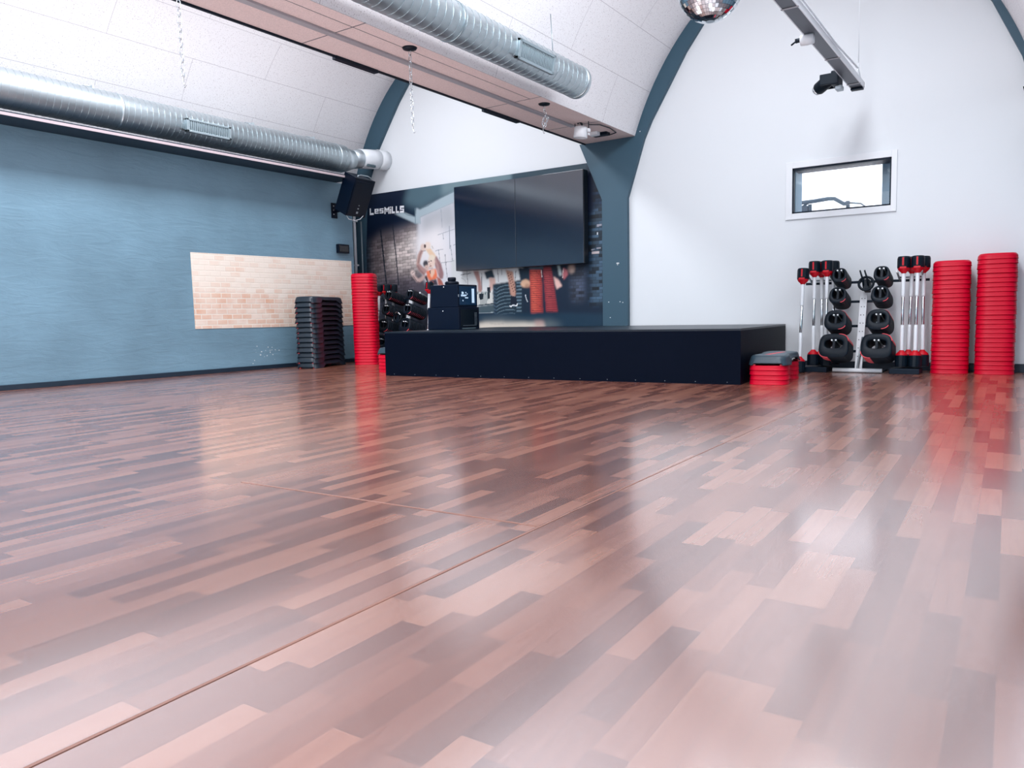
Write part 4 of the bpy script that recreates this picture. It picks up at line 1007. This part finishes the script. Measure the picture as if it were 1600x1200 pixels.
('p',(-6.046,1.099,-5.958,1.099,-5.959,1.122,-6.047,1.122),'#647b89',0.9,0),
('p',(-6.383,0.978,-6.338,1.006,-6.348,1.017,-6.393,0.989),'#5f7683',0.85,0),
('p',(-6.34,1.005,-6.251,1.025,-6.256,1.038,-6.345,1.018),'#5f7683',0.85,0),
('p',(-6.253,1.025,-6.122,1.029,-6.123,1.042,-6.254,1.038),'#5f7683',0.85,0),
('p',(-6.124,1.029,-6.07,1.02,-6.067,1.033,-6.121,1.042),'#5f7683',0.85,0),
('p',(-6.456,1.005,-6.395,0.971,-6.381,0.988,-6.442,1.021),'#41586a',0.8,0),
('p',(-6.047,1.05,-5.959,1.051,-5.961,1.074,-6.049,1.073),'#647b89',0.9,0),
('p',(-6.384,0.929,-6.339,0.956,-6.349,0.967,-6.395,0.94),'#5f7683',0.85,0),
('p',(-6.342,0.955,-6.253,0.976,-6.257,0.989,-6.347,0.968),'#5f7683',0.85,0),
('p',(-6.254,0.975,-6.123,0.98,-6.124,0.993,-6.255,0.989),'#5f7683',0.85,0),
('p',(-6.125,0.98,-6.071,0.971,-6.068,0.984,-6.122,0.993),'#5f7683',0.85,0),
('p',(-6.457,0.955,-6.396,0.921,-6.383,0.938,-6.444,0.972),'#41586a',0.8,0),
('p',(-6.049,1.001,-5.961,1.002,-5.962,1.025,-6.05,1.024),'#647b89',0.9,0),
('p',(-6.386,0.879,-6.34,0.907,-6.351,0.918,-6.396,0.89),'#5f7683',0.85,0),
('p',(-6.343,0.906,-6.254,0.926,-6.259,0.939,-6.348,0.919),'#5f7683',0.85,0),
('p',(-6.256,0.926,-6.124,0.931,-6.125,0.944,-6.257,0.94),'#5f7683',0.85,0),
('p',(-6.126,0.931,-6.072,0.922,-6.069,0.935,-6.123,0.944),'#5f7683',0.85,0),
('p',(-6.459,0.905,-6.398,0.872,-6.384,0.888,-6.445,0.922),'#41586a',0.8,0),
('p',(-6.05,0.952,-5.962,0.954,-5.963,0.977,-6.051,0.975),'#647b89',0.9,0),
('p',(-6.387,0.829,-6.342,0.857,-6.352,0.868,-6.397,0.84),'#5f7683',0.85,0),
('p',(-6.344,0.856,-6.255,0.877,-6.26,0.89,-6.349,0.869),'#5f7683',0.85,0),
('p',(-6.257,0.877,-6.125,0.882,-6.126,0.895,-6.258,0.89),'#5f7683',0.85,0),
('p',(-6.127,0.882,-6.073,0.873,-6.07,0.886,-6.124,0.895),'#5f7683',0.85,0),
('p',(-6.46,0.855,-6.399,0.822,-6.385,0.838,-6.446,0.872),'#41586a',0.8,0),
('p',(-6.051,0.903,-5.963,0.905,-5.964,0.928,-6.052,0.926),'#647b89',0.9,0),
('p',(-6.388,0.779,-6.343,0.807,-6.353,0.818,-6.399,0.79),'#5f7683',0.85,0),
('p',(-6.346,0.806,-6.256,0.827,-6.261,0.84,-6.35,0.819),'#5f7683',0.85,0),
('p',(-6.258,0.827,-6.127,0.833,-6.128,0.846,-6.259,0.841),'#5f7683',0.85,0),
('p',(-6.128,0.833,-6.074,0.824,-6.071,0.837,-6.126,0.846),'#5f7683',0.85,0),
('p',(-6.461,0.805,-6.4,0.772,-6.387,0.788,-6.448,0.822),'#41586a',0.8,0),
('p',(-6.052,0.854,-5.964,0.856,-5.965,0.879,-6.053,0.878),'#647b89',0.9,0),
('p',(-6.39,0.729,-6.344,0.758,-6.354,0.768,-6.4,0.74),'#5f7683',0.85,0),
('p',(-6.347,0.756,-6.258,0.778,-6.262,0.791,-6.352,0.769),'#5f7683',0.85,0),
('p',(-6.259,0.778,-6.128,0.784,-6.129,0.797,-6.261,0.791),'#5f7683',0.85,0),
('p',(-6.13,0.784,-6.076,0.775,-6.073,0.788,-6.127,0.797),'#5f7683',0.85,0),
('p',(-6.463,0.755,-6.402,0.722,-6.388,0.739,-6.449,0.772),'#41586a',0.8,0),
('p',(-6.053,0.805,-5.965,0.808,-5.966,0.831,-6.054,0.829),'#647b89',0.9,0),
('p',(-6.391,0.679,-6.346,0.708,-6.356,0.719,-6.401,0.69),'#5f7683',0.85,0),
('p',(-6.348,0.707,-6.259,0.728,-6.264,0.741,-6.353,0.72),'#5f7683',0.85,0),
('p',(-6.261,0.728,-6.129,0.734,-6.13,0.748,-6.262,0.742),'#5f7683',0.85,0),
('p',(-6.131,0.734,-6.077,0.726,-6.074,0.739,-6.128,0.748),'#5f7683',0.85,0),
('p',(-6.464,0.705,-6.403,0.672,-6.389,0.689,-6.45,0.722),'#41586a',0.8,0),
('p',(-6.054,0.756,-5.966,0.759,-5.967,0.782,-6.056,0.78),'#647b89',0.9,0),
('p',(-6.392,0.629,-6.347,0.658,-6.357,0.669,-6.403,0.64),'#5f7683',0.85,0),
('p',(-6.35,0.657,-6.26,0.679,-6.265,0.692,-6.354,0.67),'#5f7683',0.85,0),
('p',(-6.262,0.678,-6.13,0.685,-6.131,0.698,-6.263,0.692),'#5f7683',0.85,0),
('p',(-6.132,0.685,-6.078,0.677,-6.075,0.69,-6.129,0.698),'#5f7683',0.85,0),
('p',(-6.465,0.655,-6.404,0.622,-6.391,0.639,-6.452,0.672),'#41586a',0.8,0),
('p',(-6.056,0.707,-5.967,0.71,-5.968,0.733,-6.057,0.731),'#647b89',0.9,0),
('p',(-6.225,1.301,-6.1,1.272,-6.072,1.093,-6.059,0.951,-6.087,0.916,-6.146,0.945,-6.18,1.133),'#b98c7b',1,1),
('p',(-6.178,1.249,-6.179,1.246,-6.181,1.243,-6.183,1.241,-6.186,1.24,-6.19,1.24,-6.193,1.241,-6.196,1.244,-6.197,1.247,-6.198,1.25,-6.197,1.253,-6.195,1.256,-6.193,1.258,-6.189,1.259,-6.186,1.259,-6.183,1.258,-6.18,1.256,-6.179,1.253),'#4d3432',0.85,0),
('p',(-6.134,1.229,-6.135,1.226,-6.136,1.223,-6.139,1.221,-6.142,1.22,-6.146,1.22,-6.149,1.222,-6.151,1.224,-6.153,1.227,-6.153,1.23,-6.153,1.234,-6.151,1.236,-6.148,1.238,-6.145,1.239,-6.142,1.239,-6.139,1.238,-6.136,1.236,-6.134,1.233),'#4d3432',0.85,0),
('p',(-6.166,1.213,-6.167,1.21,-6.168,1.207,-6.171,1.205,-6.174,1.204,-6.178,1.204,-6.181,1.205,-6.183,1.207,-6.185,1.211,-6.185,1.214,-6.185,1.217,-6.183,1.22,-6.18,1.222,-6.177,1.223,-6.174,1.223,-6.171,1.222,-6.168,1.219,-6.166,1.216),'#4d3432',0.85,0),
('p',(-6.122,1.193,-6.122,1.19,-6.124,1.187,-6.127,1.185,-6.13,1.184,-6.133,1.184,-6.137,1.185,-6.139,1.188,-6.141,1.191,-6.141,1.194,-6.141,1.197,-6.139,1.2,-6.136,1.202,-6.133,1.203,-6.13,1.203,-6.126,1.202,-6.124,1.2,-6.122,1.197),'#4d3432',0.85,0),
('p',(-6.154,1.177,-6.154,1.174,-6.156,1.171,-6.159,1.169,-6.162,1.168,-6.165,1.168,-6.169,1.169,-6.171,1.171,-6.173,1.174,-6.173,1.178,-6.173,1.181,-6.171,1.184,-6.168,1.186,-6.165,1.187,-6.162,1.187,-6.158,1.186,-6.156,1.183,-6.154,1.18),'#4d3432',0.85,0),
('p',(-6.11,1.157,-6.11,1.154,-6.112,1.151,-6.115,1.149,-6.118,1.148,-6.121,1.148,-6.124,1.149,-6.127,1.152,-6.129,1.155,-6.129,1.158,-6.128,1.161,-6.127,1.164,-6.124,1.166,-6.121,1.167,-6.117,1.167,-6.114,1.166,-6.112,1.163,-6.11,1.16),'#4d3432',0.85,0),
('p',(-6.141,1.141,-6.142,1.137,-6.144,1.134,-6.147,1.132,-6.15,1.131,-6.153,1.132,-6.156,1.133,-6.159,1.135,-6.161,1.138,-6.161,1.142,-6.16,1.145,-6.159,1.148,-6.156,1.15,-6.153,1.151,-6.149,1.151,-6.146,1.149,-6.144,1.147,-6.142,1.144),'#4d3432',0.85,0),
('p',(-6.097,1.121,-6.098,1.118,-6.1,1.115,-6.103,1.113,-6.106,1.112,-6.109,1.112,-6.112,1.113,-6.115,1.115,-6.116,1.118,-6.117,1.122,-6.116,1.125,-6.114,1.128,-6.112,1.13,-6.109,1.131,-6.105,1.131,-6.102,1.13,-6.1,1.127,-6.098,1.124),'#4d3432',0.85,0),
('p',(-6.129,1.105,-6.13,1.101,-6.132,1.098,-6.134,1.096,-6.138,1.095,-6.141,1.095,-6.144,1.097,-6.147,1.099,-6.148,1.102,-6.149,1.105,-6.148,1.109,-6.146,1.112,-6.144,1.114,-6.141,1.115,-6.137,1.115,-6.134,1.113,-6.131,1.111,-6.13,1.108),'#4d3432',0.85,0),
('p',(-6.085,1.085,-6.086,1.082,-6.088,1.079,-6.09,1.077,-6.094,1.076,-6.097,1.076,-6.1,1.077,-6.103,1.079,-6.104,1.082,-6.105,1.086,-6.104,1.089,-6.102,1.092,-6.1,1.094,-6.096,1.095,-6.093,1.095,-6.09,1.094,-6.087,1.091,-6.086,1.088),'#4d3432',0.85,0),
('p',(-6.117,1.068,-6.118,1.065,-6.12,1.062,-6.122,1.06,-6.125,1.059,-6.129,1.059,-6.132,1.061,-6.135,1.063,-6.136,1.066,-6.137,1.069,-6.136,1.073,-6.134,1.075,-6.132,1.078,-6.128,1.079,-6.125,1.078,-6.122,1.077,-6.119,1.075,-6.118,1.072),'#4d3432',0.85,0),
('p',(-6.073,1.049,-6.074,1.046,-6.076,1.043,-6.078,1.041,-6.081,1.04,-6.085,1.04,-6.088,1.041,-6.091,1.043,-6.092,1.046,-6.093,1.05,-6.092,1.053,-6.09,1.056,-6.088,1.058,-6.084,1.059,-6.081,1.059,-6.078,1.058,-6.075,1.055,-6.074,1.052),'#4d3432',0.85,0),
('p',(-6.105,1.032,-6.106,1.029,-6.107,1.026,-6.11,1.024,-6.113,1.023,-6.117,1.023,-6.12,1.024,-6.122,1.027,-6.124,1.03,-6.125,1.033,-6.124,1.036,-6.122,1.039,-6.119,1.041,-6.116,1.042,-6.113,1.042,-6.11,1.041,-6.107,1.039,-6.105,1.036),'#4d3432',0.85,0),
('p',(-6.061,1.013,-6.062,1.01,-6.063,1.007,-6.066,1.005,-6.069,1.004,-6.073,1.004,-6.076,1.005,-6.078,1.007,-6.08,1.01,-6.08,1.014,-6.08,1.017,-6.078,1.02,-6.075,1.022,-6.072,1.023,-6.069,1.023,-6.066,1.022,-6.063,1.019,-6.062,1.016),'#4d3432',0.85,0),
('p',(-6.093,0.996,-6.093,0.993,-6.095,0.99,-6.098,0.988,-6.101,0.987,-6.105,0.987,-6.108,0.988,-6.11,0.991,-6.112,0.994,-6.112,0.997,-6.112,1,-6.11,1.003,-6.107,1.005,-6.104,1.006,-6.101,1.006,-6.098,1.005,-6.095,1.003,-6.093,1),'#4d3432',0.85,0),
('p',(-6.049,0.977,-6.05,0.974,-6.051,0.971,-6.054,0.969,-6.057,0.968,-6.061,0.968,-6.064,0.969,-6.066,0.971,-6.068,0.974,-6.068,0.978,-6.068,0.981,-6.066,0.984,-6.063,0.986,-6.06,0.987,-6.057,0.987,-6.054,0.986,-6.051,0.983,-6.049,0.98),'#4d3432',0.85,0),
('p',(-6.141,0.935,-6.055,0.915,-6.035,0.821,-6.155,0.82),'#08172b',1,0),
('p',(-6.174,0.799,-6.158,0.772,-6.143,0.778,-6.158,0.805),'#e8eaec',1,0),
('p',(-6.144,0.77,-6.11,0.8,-6.123,0.81,-6.157,0.779),'#e8eaec',1,0),
('p',(-6.119,0.798,-6.049,0.783,-6.045,0.797,-6.115,0.812),'#e8eaec',1,0),
('p',(-6.039,0.788,-6.027,0.824,-6.044,0.827,-6.055,0.792),'#e8eaec',1,0),
('p',(-6.013,1.321,-5.812,1.297,-5.81,1.143,-5.98,1.141),'#0c283b',1,1),
('p',(-5.813,1.09,-5.818,1.071,-5.833,1.054,-5.854,1.042,-5.881,1.036,-5.909,1.037,-5.935,1.045,-5.956,1.058,-5.97,1.076,-5.974,1.097,-5.969,1.116,-5.954,1.133,-5.933,1.145,-5.906,1.151,-5.878,1.15,-5.852,1.142,-5.831,1.128,-5.817,1.11),'#d2aa8d',1,1),
('p',(-5.822,1.057,-5.825,1.046,-5.833,1.036,-5.844,1.029,-5.858,1.026,-5.872,1.026,-5.886,1.031,-5.897,1.039,-5.904,1.049,-5.907,1.06,-5.904,1.072,-5.896,1.082,-5.885,1.089,-5.871,1.092,-5.856,1.091,-5.843,1.087,-5.832,1.079,-5.824,1.069),'#a87a64',0.7,1),
('p',(-5.939,1.035,-5.818,1.031,-5.825,0.679,-5.942,0.655),'#0a2236',1,2),
('p',(-5.905,0.945,-5.898,0.892,-5.885,0.893,-5.892,0.946),'#d6dde2',1,0),
('p',(-5.897,0.89,-5.87,0.838,-5.858,0.843,-5.886,0.894),'#d6dde2',1,0),
('p',(-5.817,1.289,-5.632,1.273,-5.619,0.686,-5.814,0.677),'#bd463d',1,1),
('p',(-5.792,1.256,-5.788,0.695,-5.725,0.695,-5.729,1.255),'#dd6d55',0.55,3),
('p',(-5.651,1.272,-5.628,1.271,-5.616,0.686,-5.647,0.684),'#5f2431',0.8,2),
('p',(-5.604,1.304,-5.472,1.297,-5.381,0.692,-5.564,0.69),'#93343d',1,1),
('p',(-5.574,1.244,-5.523,0.706,-5.472,0.709,-5.523,1.246),'#b24a4c',0.5,3),
('p',(-5.816,1.25,-5.636,1.238,-5.636,1.247,-5.816,1.258),'#5e1f28',0.85,0),
('p',(-5.6,1.25,-5.462,1.245,-5.462,1.253,-5.6,1.258),'#4d1a27',0.85,0),
('p',(-5.816,1.22,-5.635,1.209,-5.635,1.218,-5.816,1.229),'#5e1f28',0.85,0),
('p',(-5.597,1.221,-5.458,1.216,-5.458,1.224,-5.597,1.229),'#4d1a27',0.85,0),
('p',(-5.816,1.191,-5.634,1.18,-5.634,1.189,-5.815,1.199),'#5e1f28',0.85,0),
('p',(-5.595,1.191,-5.454,1.187,-5.454,1.195,-5.595,1.2),'#4d1a27',0.85,0),
('p',(-5.815,1.162,-5.634,1.151,-5.633,1.159,-5.815,1.17),'#5e1f28',0.85,0),
('p',(-5.592,1.162,-5.45,1.158,-5.45,1.166,-5.592,1.171),'#4d1a27',0.85,0),
('p',(-5.815,1.132,-5.633,1.122,-5.632,1.13,-5.815,1.141),'#5e1f28',0.85,0),
('p',(-5.59,1.133,-5.446,1.129,-5.446,1.137,-5.59,1.142),'#4d1a27',0.85,0),
('p',(-5.815,1.103,-5.632,1.093,-5.632,1.101,-5.815,1.111),'#5e1f28',0.85,0),
('p',(-5.587,1.104,-5.442,1.1,-5.442,1.108,-5.587,1.112),'#4d1a27',0.85,0),
('p',(-5.815,1.074,-5.631,1.064,-5.631,1.072,-5.814,1.082),'#5e1f28',0.85,0),
('p',(-5.585,1.075,-5.438,1.071,-5.438,1.079,-5.585,1.083),'#4d1a27',0.85,0),
('p',(-5.815,1.044,-5.63,1.035,-5.63,1.043,-5.814,1.053),'#5e1f28',0.85,0),
('p',(-5.582,1.046,-5.433,1.042,-5.433,1.05,-5.582,1.054),'#4d1a27',0.85,0),
('p',(-5.814,1.015,-5.629,1.006,-5.629,1.014,-5.814,1.023),'#5e1f28',0.85,0),
('p',(-5.58,1.017,-5.429,1.013,-5.429,1.021,-5.58,1.025),'#4d1a27',0.85,0),
('p',(-5.814,0.986,-5.628,0.977,-5.628,0.985,-5.814,0.994),'#5e1f28',0.85,0),
('p',(-5.577,0.988,-5.425,0.984,-5.425,0.992,-5.577,0.996),'#4d1a27',0.85,0),
('p',(-5.814,0.956,-5.627,0.947,-5.627,0.956,-5.814,0.965),'#5e1f28',0.85,0),
('p',(-5.575,0.959,-5.421,0.955,-5.421,0.963,-5.575,0.967),'#4d1a27',0.85,0),
('p',(-5.814,0.927,-5.627,0.918,-5.626,0.927,-5.813,0.935),'#5e1f28',0.85,0),
('p',(-5.572,0.93,-5.417,0.926,-5.417,0.935,-5.572,0.938),'#4d1a27',0.85,0),
('p',(-5.813,0.897,-5.626,0.889,-5.625,0.897,-5.813,0.906),'#5e1f28',0.85,0),
('p',(-5.57,0.9,-5.413,0.897,-5.413,0.906,-5.57,0.909),'#4d1a27',0.85,0),
('p',(-5.813,0.868,-5.625,0.86,-5.625,0.868,-5.813,0.876),'#5e1f28',0.85,0),
('p',(-5.567,0.871,-5.409,0.868,-5.409,0.877,-5.567,0.88),'#4d1a27',0.85,0),
('p',(-5.813,0.838,-5.624,0.831,-5.624,0.839,-5.813,0.847),'#5e1f28',0.85,0),
('p',(-5.565,0.842,-5.404,0.84,-5.404,0.848,-5.564,0.85),'#4d1a27',0.85,0),
('p',(-5.813,0.809,-5.623,0.802,-5.623,0.81,-5.812,0.817),'#5e1f28',0.85,0),
('p',(-5.562,0.813,-5.4,0.811,-5.4,0.819,-5.562,0.821),'#4d1a27',0.85,0),
('p',(-5.813,0.779,-5.622,0.772,-5.622,0.781,-5.812,0.788),'#5e1f28',0.85,0),
('p',(-5.559,0.784,-5.396,0.782,-5.396,0.79,-5.559,0.792),'#4d1a27',0.85,0),
('p',(-5.812,0.75,-5.621,0.743,-5.621,0.751,-5.812,0.758),'#5e1f28',0.85,0),
('p',(-5.557,0.755,-5.392,0.753,-5.392,0.761,-5.557,0.763),'#4d1a27',0.85,0),
('p',(-5.812,0.72,-5.62,0.714,-5.62,0.722,-5.812,0.729),'#5e1f28',0.85,0),
('p',(-5.554,0.726,-5.388,0.724,-5.388,0.732,-5.554,0.734),'#4d1a27',0.85,0),
('p',(-5.812,0.691,-5.62,0.685,-5.619,0.693,-5.812,0.699),'#5e1f28',0.85,0),
('p',(-5.552,0.696,-5.384,0.695,-5.384,0.703,-5.552,0.705),'#4d1a27',0.85,0),
('p',(-5.642,1.271,-5.63,1.171,-5.618,1.171,-5.629,1.271),'#d9d0cc',0.8,0),
('p',(-5.838,1.32,-5.599,1.317,-5.599,1.278,-5.823,1.283),'#596f7c',0.7,1),
('p',(-5.476,1.327,-5.366,1.313,-5.288,1.156,-5.289,1.13,-5.439,1.163),'#081d30',1,1),
('p',(-5.438,1.17,-5.359,1.123,-5.308,1.038,-5.351,1.022,-5.391,0.996,-5.42,1.076),'#dfb6ad',1,1),
('p',(-5.38,1.326,-5.341,1.312,-5.303,1.182,-5.353,1.178),'#aab8b8',1,1),
('p',(-5.286,1.283,-5.218,1.242,-5.214,1.182,-5.277,1.123,-5.303,1.182),'#b5646b',1,1),
('p',(-5.29,1.275,-5.302,1.148,-5.291,1.147,-5.279,1.274),'#dfc9c6',1,0),
('p',(-5.106,1.257,-5.109,1.237,-5.119,1.219,-5.133,1.206,-5.15,1.2,-5.169,1.2,-5.186,1.209,-5.2,1.223,-5.209,1.242,-5.212,1.262,-5.208,1.283,-5.199,1.301,-5.184,1.314,-5.167,1.32,-5.149,1.319,-5.131,1.311,-5.118,1.297,-5.109,1.278),'#a98d83',1,2),
('p',(-5.117,1.228,-5.119,1.218,-5.124,1.209,-5.131,1.203,-5.14,1.2,-5.15,1.2,-5.158,1.204,-5.166,1.211,-5.17,1.22,-5.172,1.231,-5.17,1.241,-5.165,1.25,-5.158,1.257,-5.149,1.26,-5.139,1.259,-5.13,1.255,-5.123,1.248,-5.119,1.239),'#cdb5a4',0.8,2),
('p',(-5.17,1.151,-4.969,1.292,-4.971,0.84,-5.155,0.82),'#3c4557',1,6),
('b',(-5.19,1.152,-5.09,1.29,-4.969,1.292,-4.971,0.832,-5.165,0.812),(0.085, 0.04, 0.75, 0.0),0.9,4),
('p',(-4.842,1.984,-4.655,2.064,-4.669,0.782,-4.866,0.787),'#33485a',1,4),
('b',(-4.933,2.239,-4.625,2.287,-4.641,0.757,-4.904,0.763),(0.1, 0.042, 0.9, 0.0),1,3),
('p',(-4.958,2.503,-4.789,2.483,-4.833,1.983,-4.966,1.872),'#04122a',1,4),
('p',(-4.772,1.81,-4.701,1.811,-4.701,1.784,-4.772,1.782),'#9d9ca6',0.9,0),
('p',(-4.849,1.465,-4.745,1.465,-4.746,1.435,-4.849,1.434),'#c9bcbc',0.9,0),
('p',(-4.857,1.498,-4.803,1.501,-4.803,1.487,-4.857,1.484),'#9d9ca6',0.9,0),
('p',(-4.783,1.51,-4.717,1.513,-4.717,1.499,-4.783,1.497),'#9d9ca6',0.9,0),
('p',(-4.925,1.848,-4.926,1.842,-4.928,1.837,-4.933,1.833,-4.938,1.831,-4.944,1.832,-4.949,1.834,-4.953,1.839,-4.956,1.845,-4.957,1.851,-4.956,1.857,-4.953,1.863,-4.949,1.867,-4.943,1.868,-4.938,1.868,-4.932,1.865,-4.928,1.861,-4.925,1.855),'#9fb0b8',0.9,0),
('p',(-4.756,1.691,-4.757,1.685,-4.758,1.681,-4.761,1.677,-4.765,1.676,-4.768,1.676,-4.772,1.678,-4.775,1.682,-4.776,1.687,-4.777,1.692,-4.776,1.698,-4.774,1.703,-4.772,1.706,-4.768,1.708,-4.764,1.707,-4.761,1.705,-4.758,1.701,-4.756,1.696),'#d7dee2',0.9,0),
('p',(-6.726,0.695,-5.296,0.678,-4.623,0.657,-4.626,0.409,-6.816,0.418),'#123247',1,3),
('p',(-6.659,0.616,-6.33,0.634,-5.917,0.583,-5.5,0.586,-5.299,0.515,-5.553,0.465,-6.698,0.473),'#5f6b70',0.9,5),
('p',(-6.719,0.555,-6.546,0.571,-6.134,0.559,-5.624,0.551,-5.594,0.509,-5.585,0.43,-6.723,0.436),'#d5cdc0',1,3),
('p',(-6.525,0.551,-6.401,0.531,-6.399,0.538,-6.523,0.558),'#5d5f60',0.7,1),
('p',(-6.4,0.531,-6.265,0.548,-6.267,0.555,-6.401,0.538),'#5d5f60',0.7,1),
('p',(-5.759,0.581,-5.613,0.579,-5.594,0.491,-5.75,0.493),'#b98c88',0.6,3)]
# ------------------------------------------------------------------ printed wall board: gym scene (flat print, painted point by point)
def paint_mural():
    x0, x1, z0, z1, st_ = -9.22, -4.668, 0., 2.604, .0078
    nx, nz = int((x1-x0)/st_)+1, int((z1-z0)/st_)+1
    X, Z = np.meshgrid(np.linspace(x0, x1, nx), np.linspace(z0, z1, nz))
    img = np.zeros((nz, nx, 3))
    rng = np.random.default_rng(3)
    def blur(a, r):
        for _ in range(2):
            for ax in (0, 1):
                p = np.pad(a, [(r, r) if i == ax else (0, 0) for i in (0, 1)], mode='edge'); c = np.cumsum(p, axis=ax)
                c = np.concatenate([np.zeros_like(np.take(c, [0], ax)), c], ax); n = a.shape[ax]
                a = (np.take(c, range(2*r+1, n+2*r+1), ax)-np.take(c, range(n), ax))/(2*r+1)
        return a
    for kind, fl_, col, al, fe in MURAL:
        P = [(fl_[i], fl_[i+1]) for i in range(0, len(fl_), 2)]
        m = np.zeros_like(X, bool)
        for (ax_, az), (bx, bz) in zip(P, P[1:]+P[:1]):
            if az == bz: continue
            m ^= ((az > Z) != (bz > Z)) & (X < (bx-ax_)*(Z-az)/(bz-az)+ax_)
        m = m.astype(float)
        if fe: m = blur(m, fe)
        m = (m*al)[..., None]
        if kind == 'p': img = img*(1-m)+np.array(lin(col)[:3])*m
        else:
            w, h, amp, tilt = col
            zz = Z+tilt*(X+7); r = np.floor(zz/h).astype(int); xx = X+(r % 2)*w/2; c = np.floor(xx/w).astype(int)
            tab = rng.uniform(-1, 1, (512, 512)); v = tab[r % 512, c % 512]
            g = ((zz/h) % 1 < .18) | ((xx/w) % 1 < .09)
            k = np.clip(1+amp*v, .15, 3)*np.where(g, .55, 1.)
            img = img*(1-m)+img*k[..., None]*m
    me = bpy.data.meshes.new('print')
    co = np.stack([X, np.zeros_like(X), Z], -1).reshape(-1, 3); idx = np.arange(nx*nz).reshape(nz, nx)
    q_ = np.stack([idx[:-1, :-1], idx[:-1, 1:], idx[1:, 1:], idx[1:, :-1]], -1).reshape(-1, 4)
    me.from_pydata(co.tolist(), [], q_.tolist())
    at = me.color_attributes.new('print', 'FLOAT_COLOR', 'POINT')
    at.data.foreach_set('color', np.concatenate([img.reshape(-1, 3), np.ones((nx*nz, 1))], 1).astype(np.float32).ravel())
    m = mat('printed_board', '#808080', .5, spec=.35); g = NT(m); a = g.n('VertexColor', layer_name='print'); g.l(a.outputs[0], g.b.inputs['Base Color'])
    me.materials.append(m); return me, (x0, x1, z0, z1)
wm = thing('wall_mural', 'printed wall board of a gym workout scene behind the screens', 'wall mural', (0, 8.972, 0))
me, (x0, x1, z0, z1) = paint_mural()
o = bpy.data.objects.new('print', me); COL.objects.link(o); o.parent = wm
b = MB(); b.box((x0, .001, z0), (x1, .028, z1)); b.build('board', 'skirt', wm)
# white lettering in square letter shapes, each on its own grid
def letters(parent):
    G = {'L': ['X....', 'X....', 'X....', 'X....', 'X....', 'XXXX.', 'XXXX.'], 'e': ['.....', 'XXXX.', 'X..X.', 'XXXX.', 'X....', 'XXXX.', '.....'],
         's': ['.....', 'XXXX.', 'X....', 'XXXX.', '...X.', 'XXXX.', '.....'], 'M': ['X...X', 'XX.XX', 'XXXXX', 'X.X.X', 'X.X.X', 'X...X', 'X...X'],
         'i': ['X', '.', 'X', 'X', 'X', 'X', 'X'], 'l': ['X...', 'X...', 'X...', 'X...', 'X...', 'XXX.', 'XXX.'], 'S': ['XXXX.', 'XXXX.', 'X....', 'XXXX.', '...X.', 'XXXX.', 'XXXX.']}
    x = 0.; b = MB(); ch_, cw = .0150, .0205
    for c in 'LesMillS':
        rows = G[c]; n = len(rows[0])
        for j, r in enumerate(rows):
            i = 0
            while i < n:
                if r[i] == 'X':
                    k = i
                    while k < n and r[k] == 'X': k += 1
                    b.box((x+i*cw, -.004, -j*ch_-ch_-.0006), (x+k*cw, -.0005, -j*ch_)); i = k
                else: i += 1
        x += (n+(.75 if c in 'Mi' else .1))*cw
    o = b.build('lettering', 'letter', parent); o.location = (-8.815, 0, 2.393); o.scale.x = .745/x; o.rotation_euler.y = math.radians(2.0)
    o['label'] = 'white block lettering on the print'
letters(wm)
# ------------------------------------------------------------------ light: daylight from the roof lights and the far room, added fill behind the viewer
world = bpy.data.worlds.new('sky'); scene.world = world; world.use_nodes = True
bg = world.node_tree.nodes['Background']; bg.inputs[0].default_value = lin('#eaf2ff'); bg.inputs[1].default_value = WORLD_S
def area(name, loc, rot, sx, sy, power, col='#f4f8ff', spread=180):
    l = bpy.data.lights.new(name, 'AREA'); l.shape = 'RECTANGLE'; l.size = sx; l.size_y = sy; l.energy = power; l.color = lin(col)[:3]; l.spread = math.radians(spread)
    o = bpy.data.objects.new(name, l); COL.objects.link(o); o.location = loc; o.rotation_euler = rot; return o
area('roof_light_left', (CL+.1, 2.5, 4.60), (0, 0, 0), .9, 9.8, P_LEFT)
area('roof_light_right', (-1.35, 2.1, 4.38), (0, math.radians(22), 0), .8, 9.8, P_RIGHT)
area('front_fill_light', (-3.5, -2.9, 2.4), (math.radians(90), 0, 0), 6.5, 2.2, P_FRONT)  # unseen fill added behind the camera; the front wall has no window
vs = scene.view_settings; vs.view_transform = 'Standard'; vs.look = 'None'; vs.exposure = EXPO; vs.gamma = 1.; vs.use_curve_mapping = False
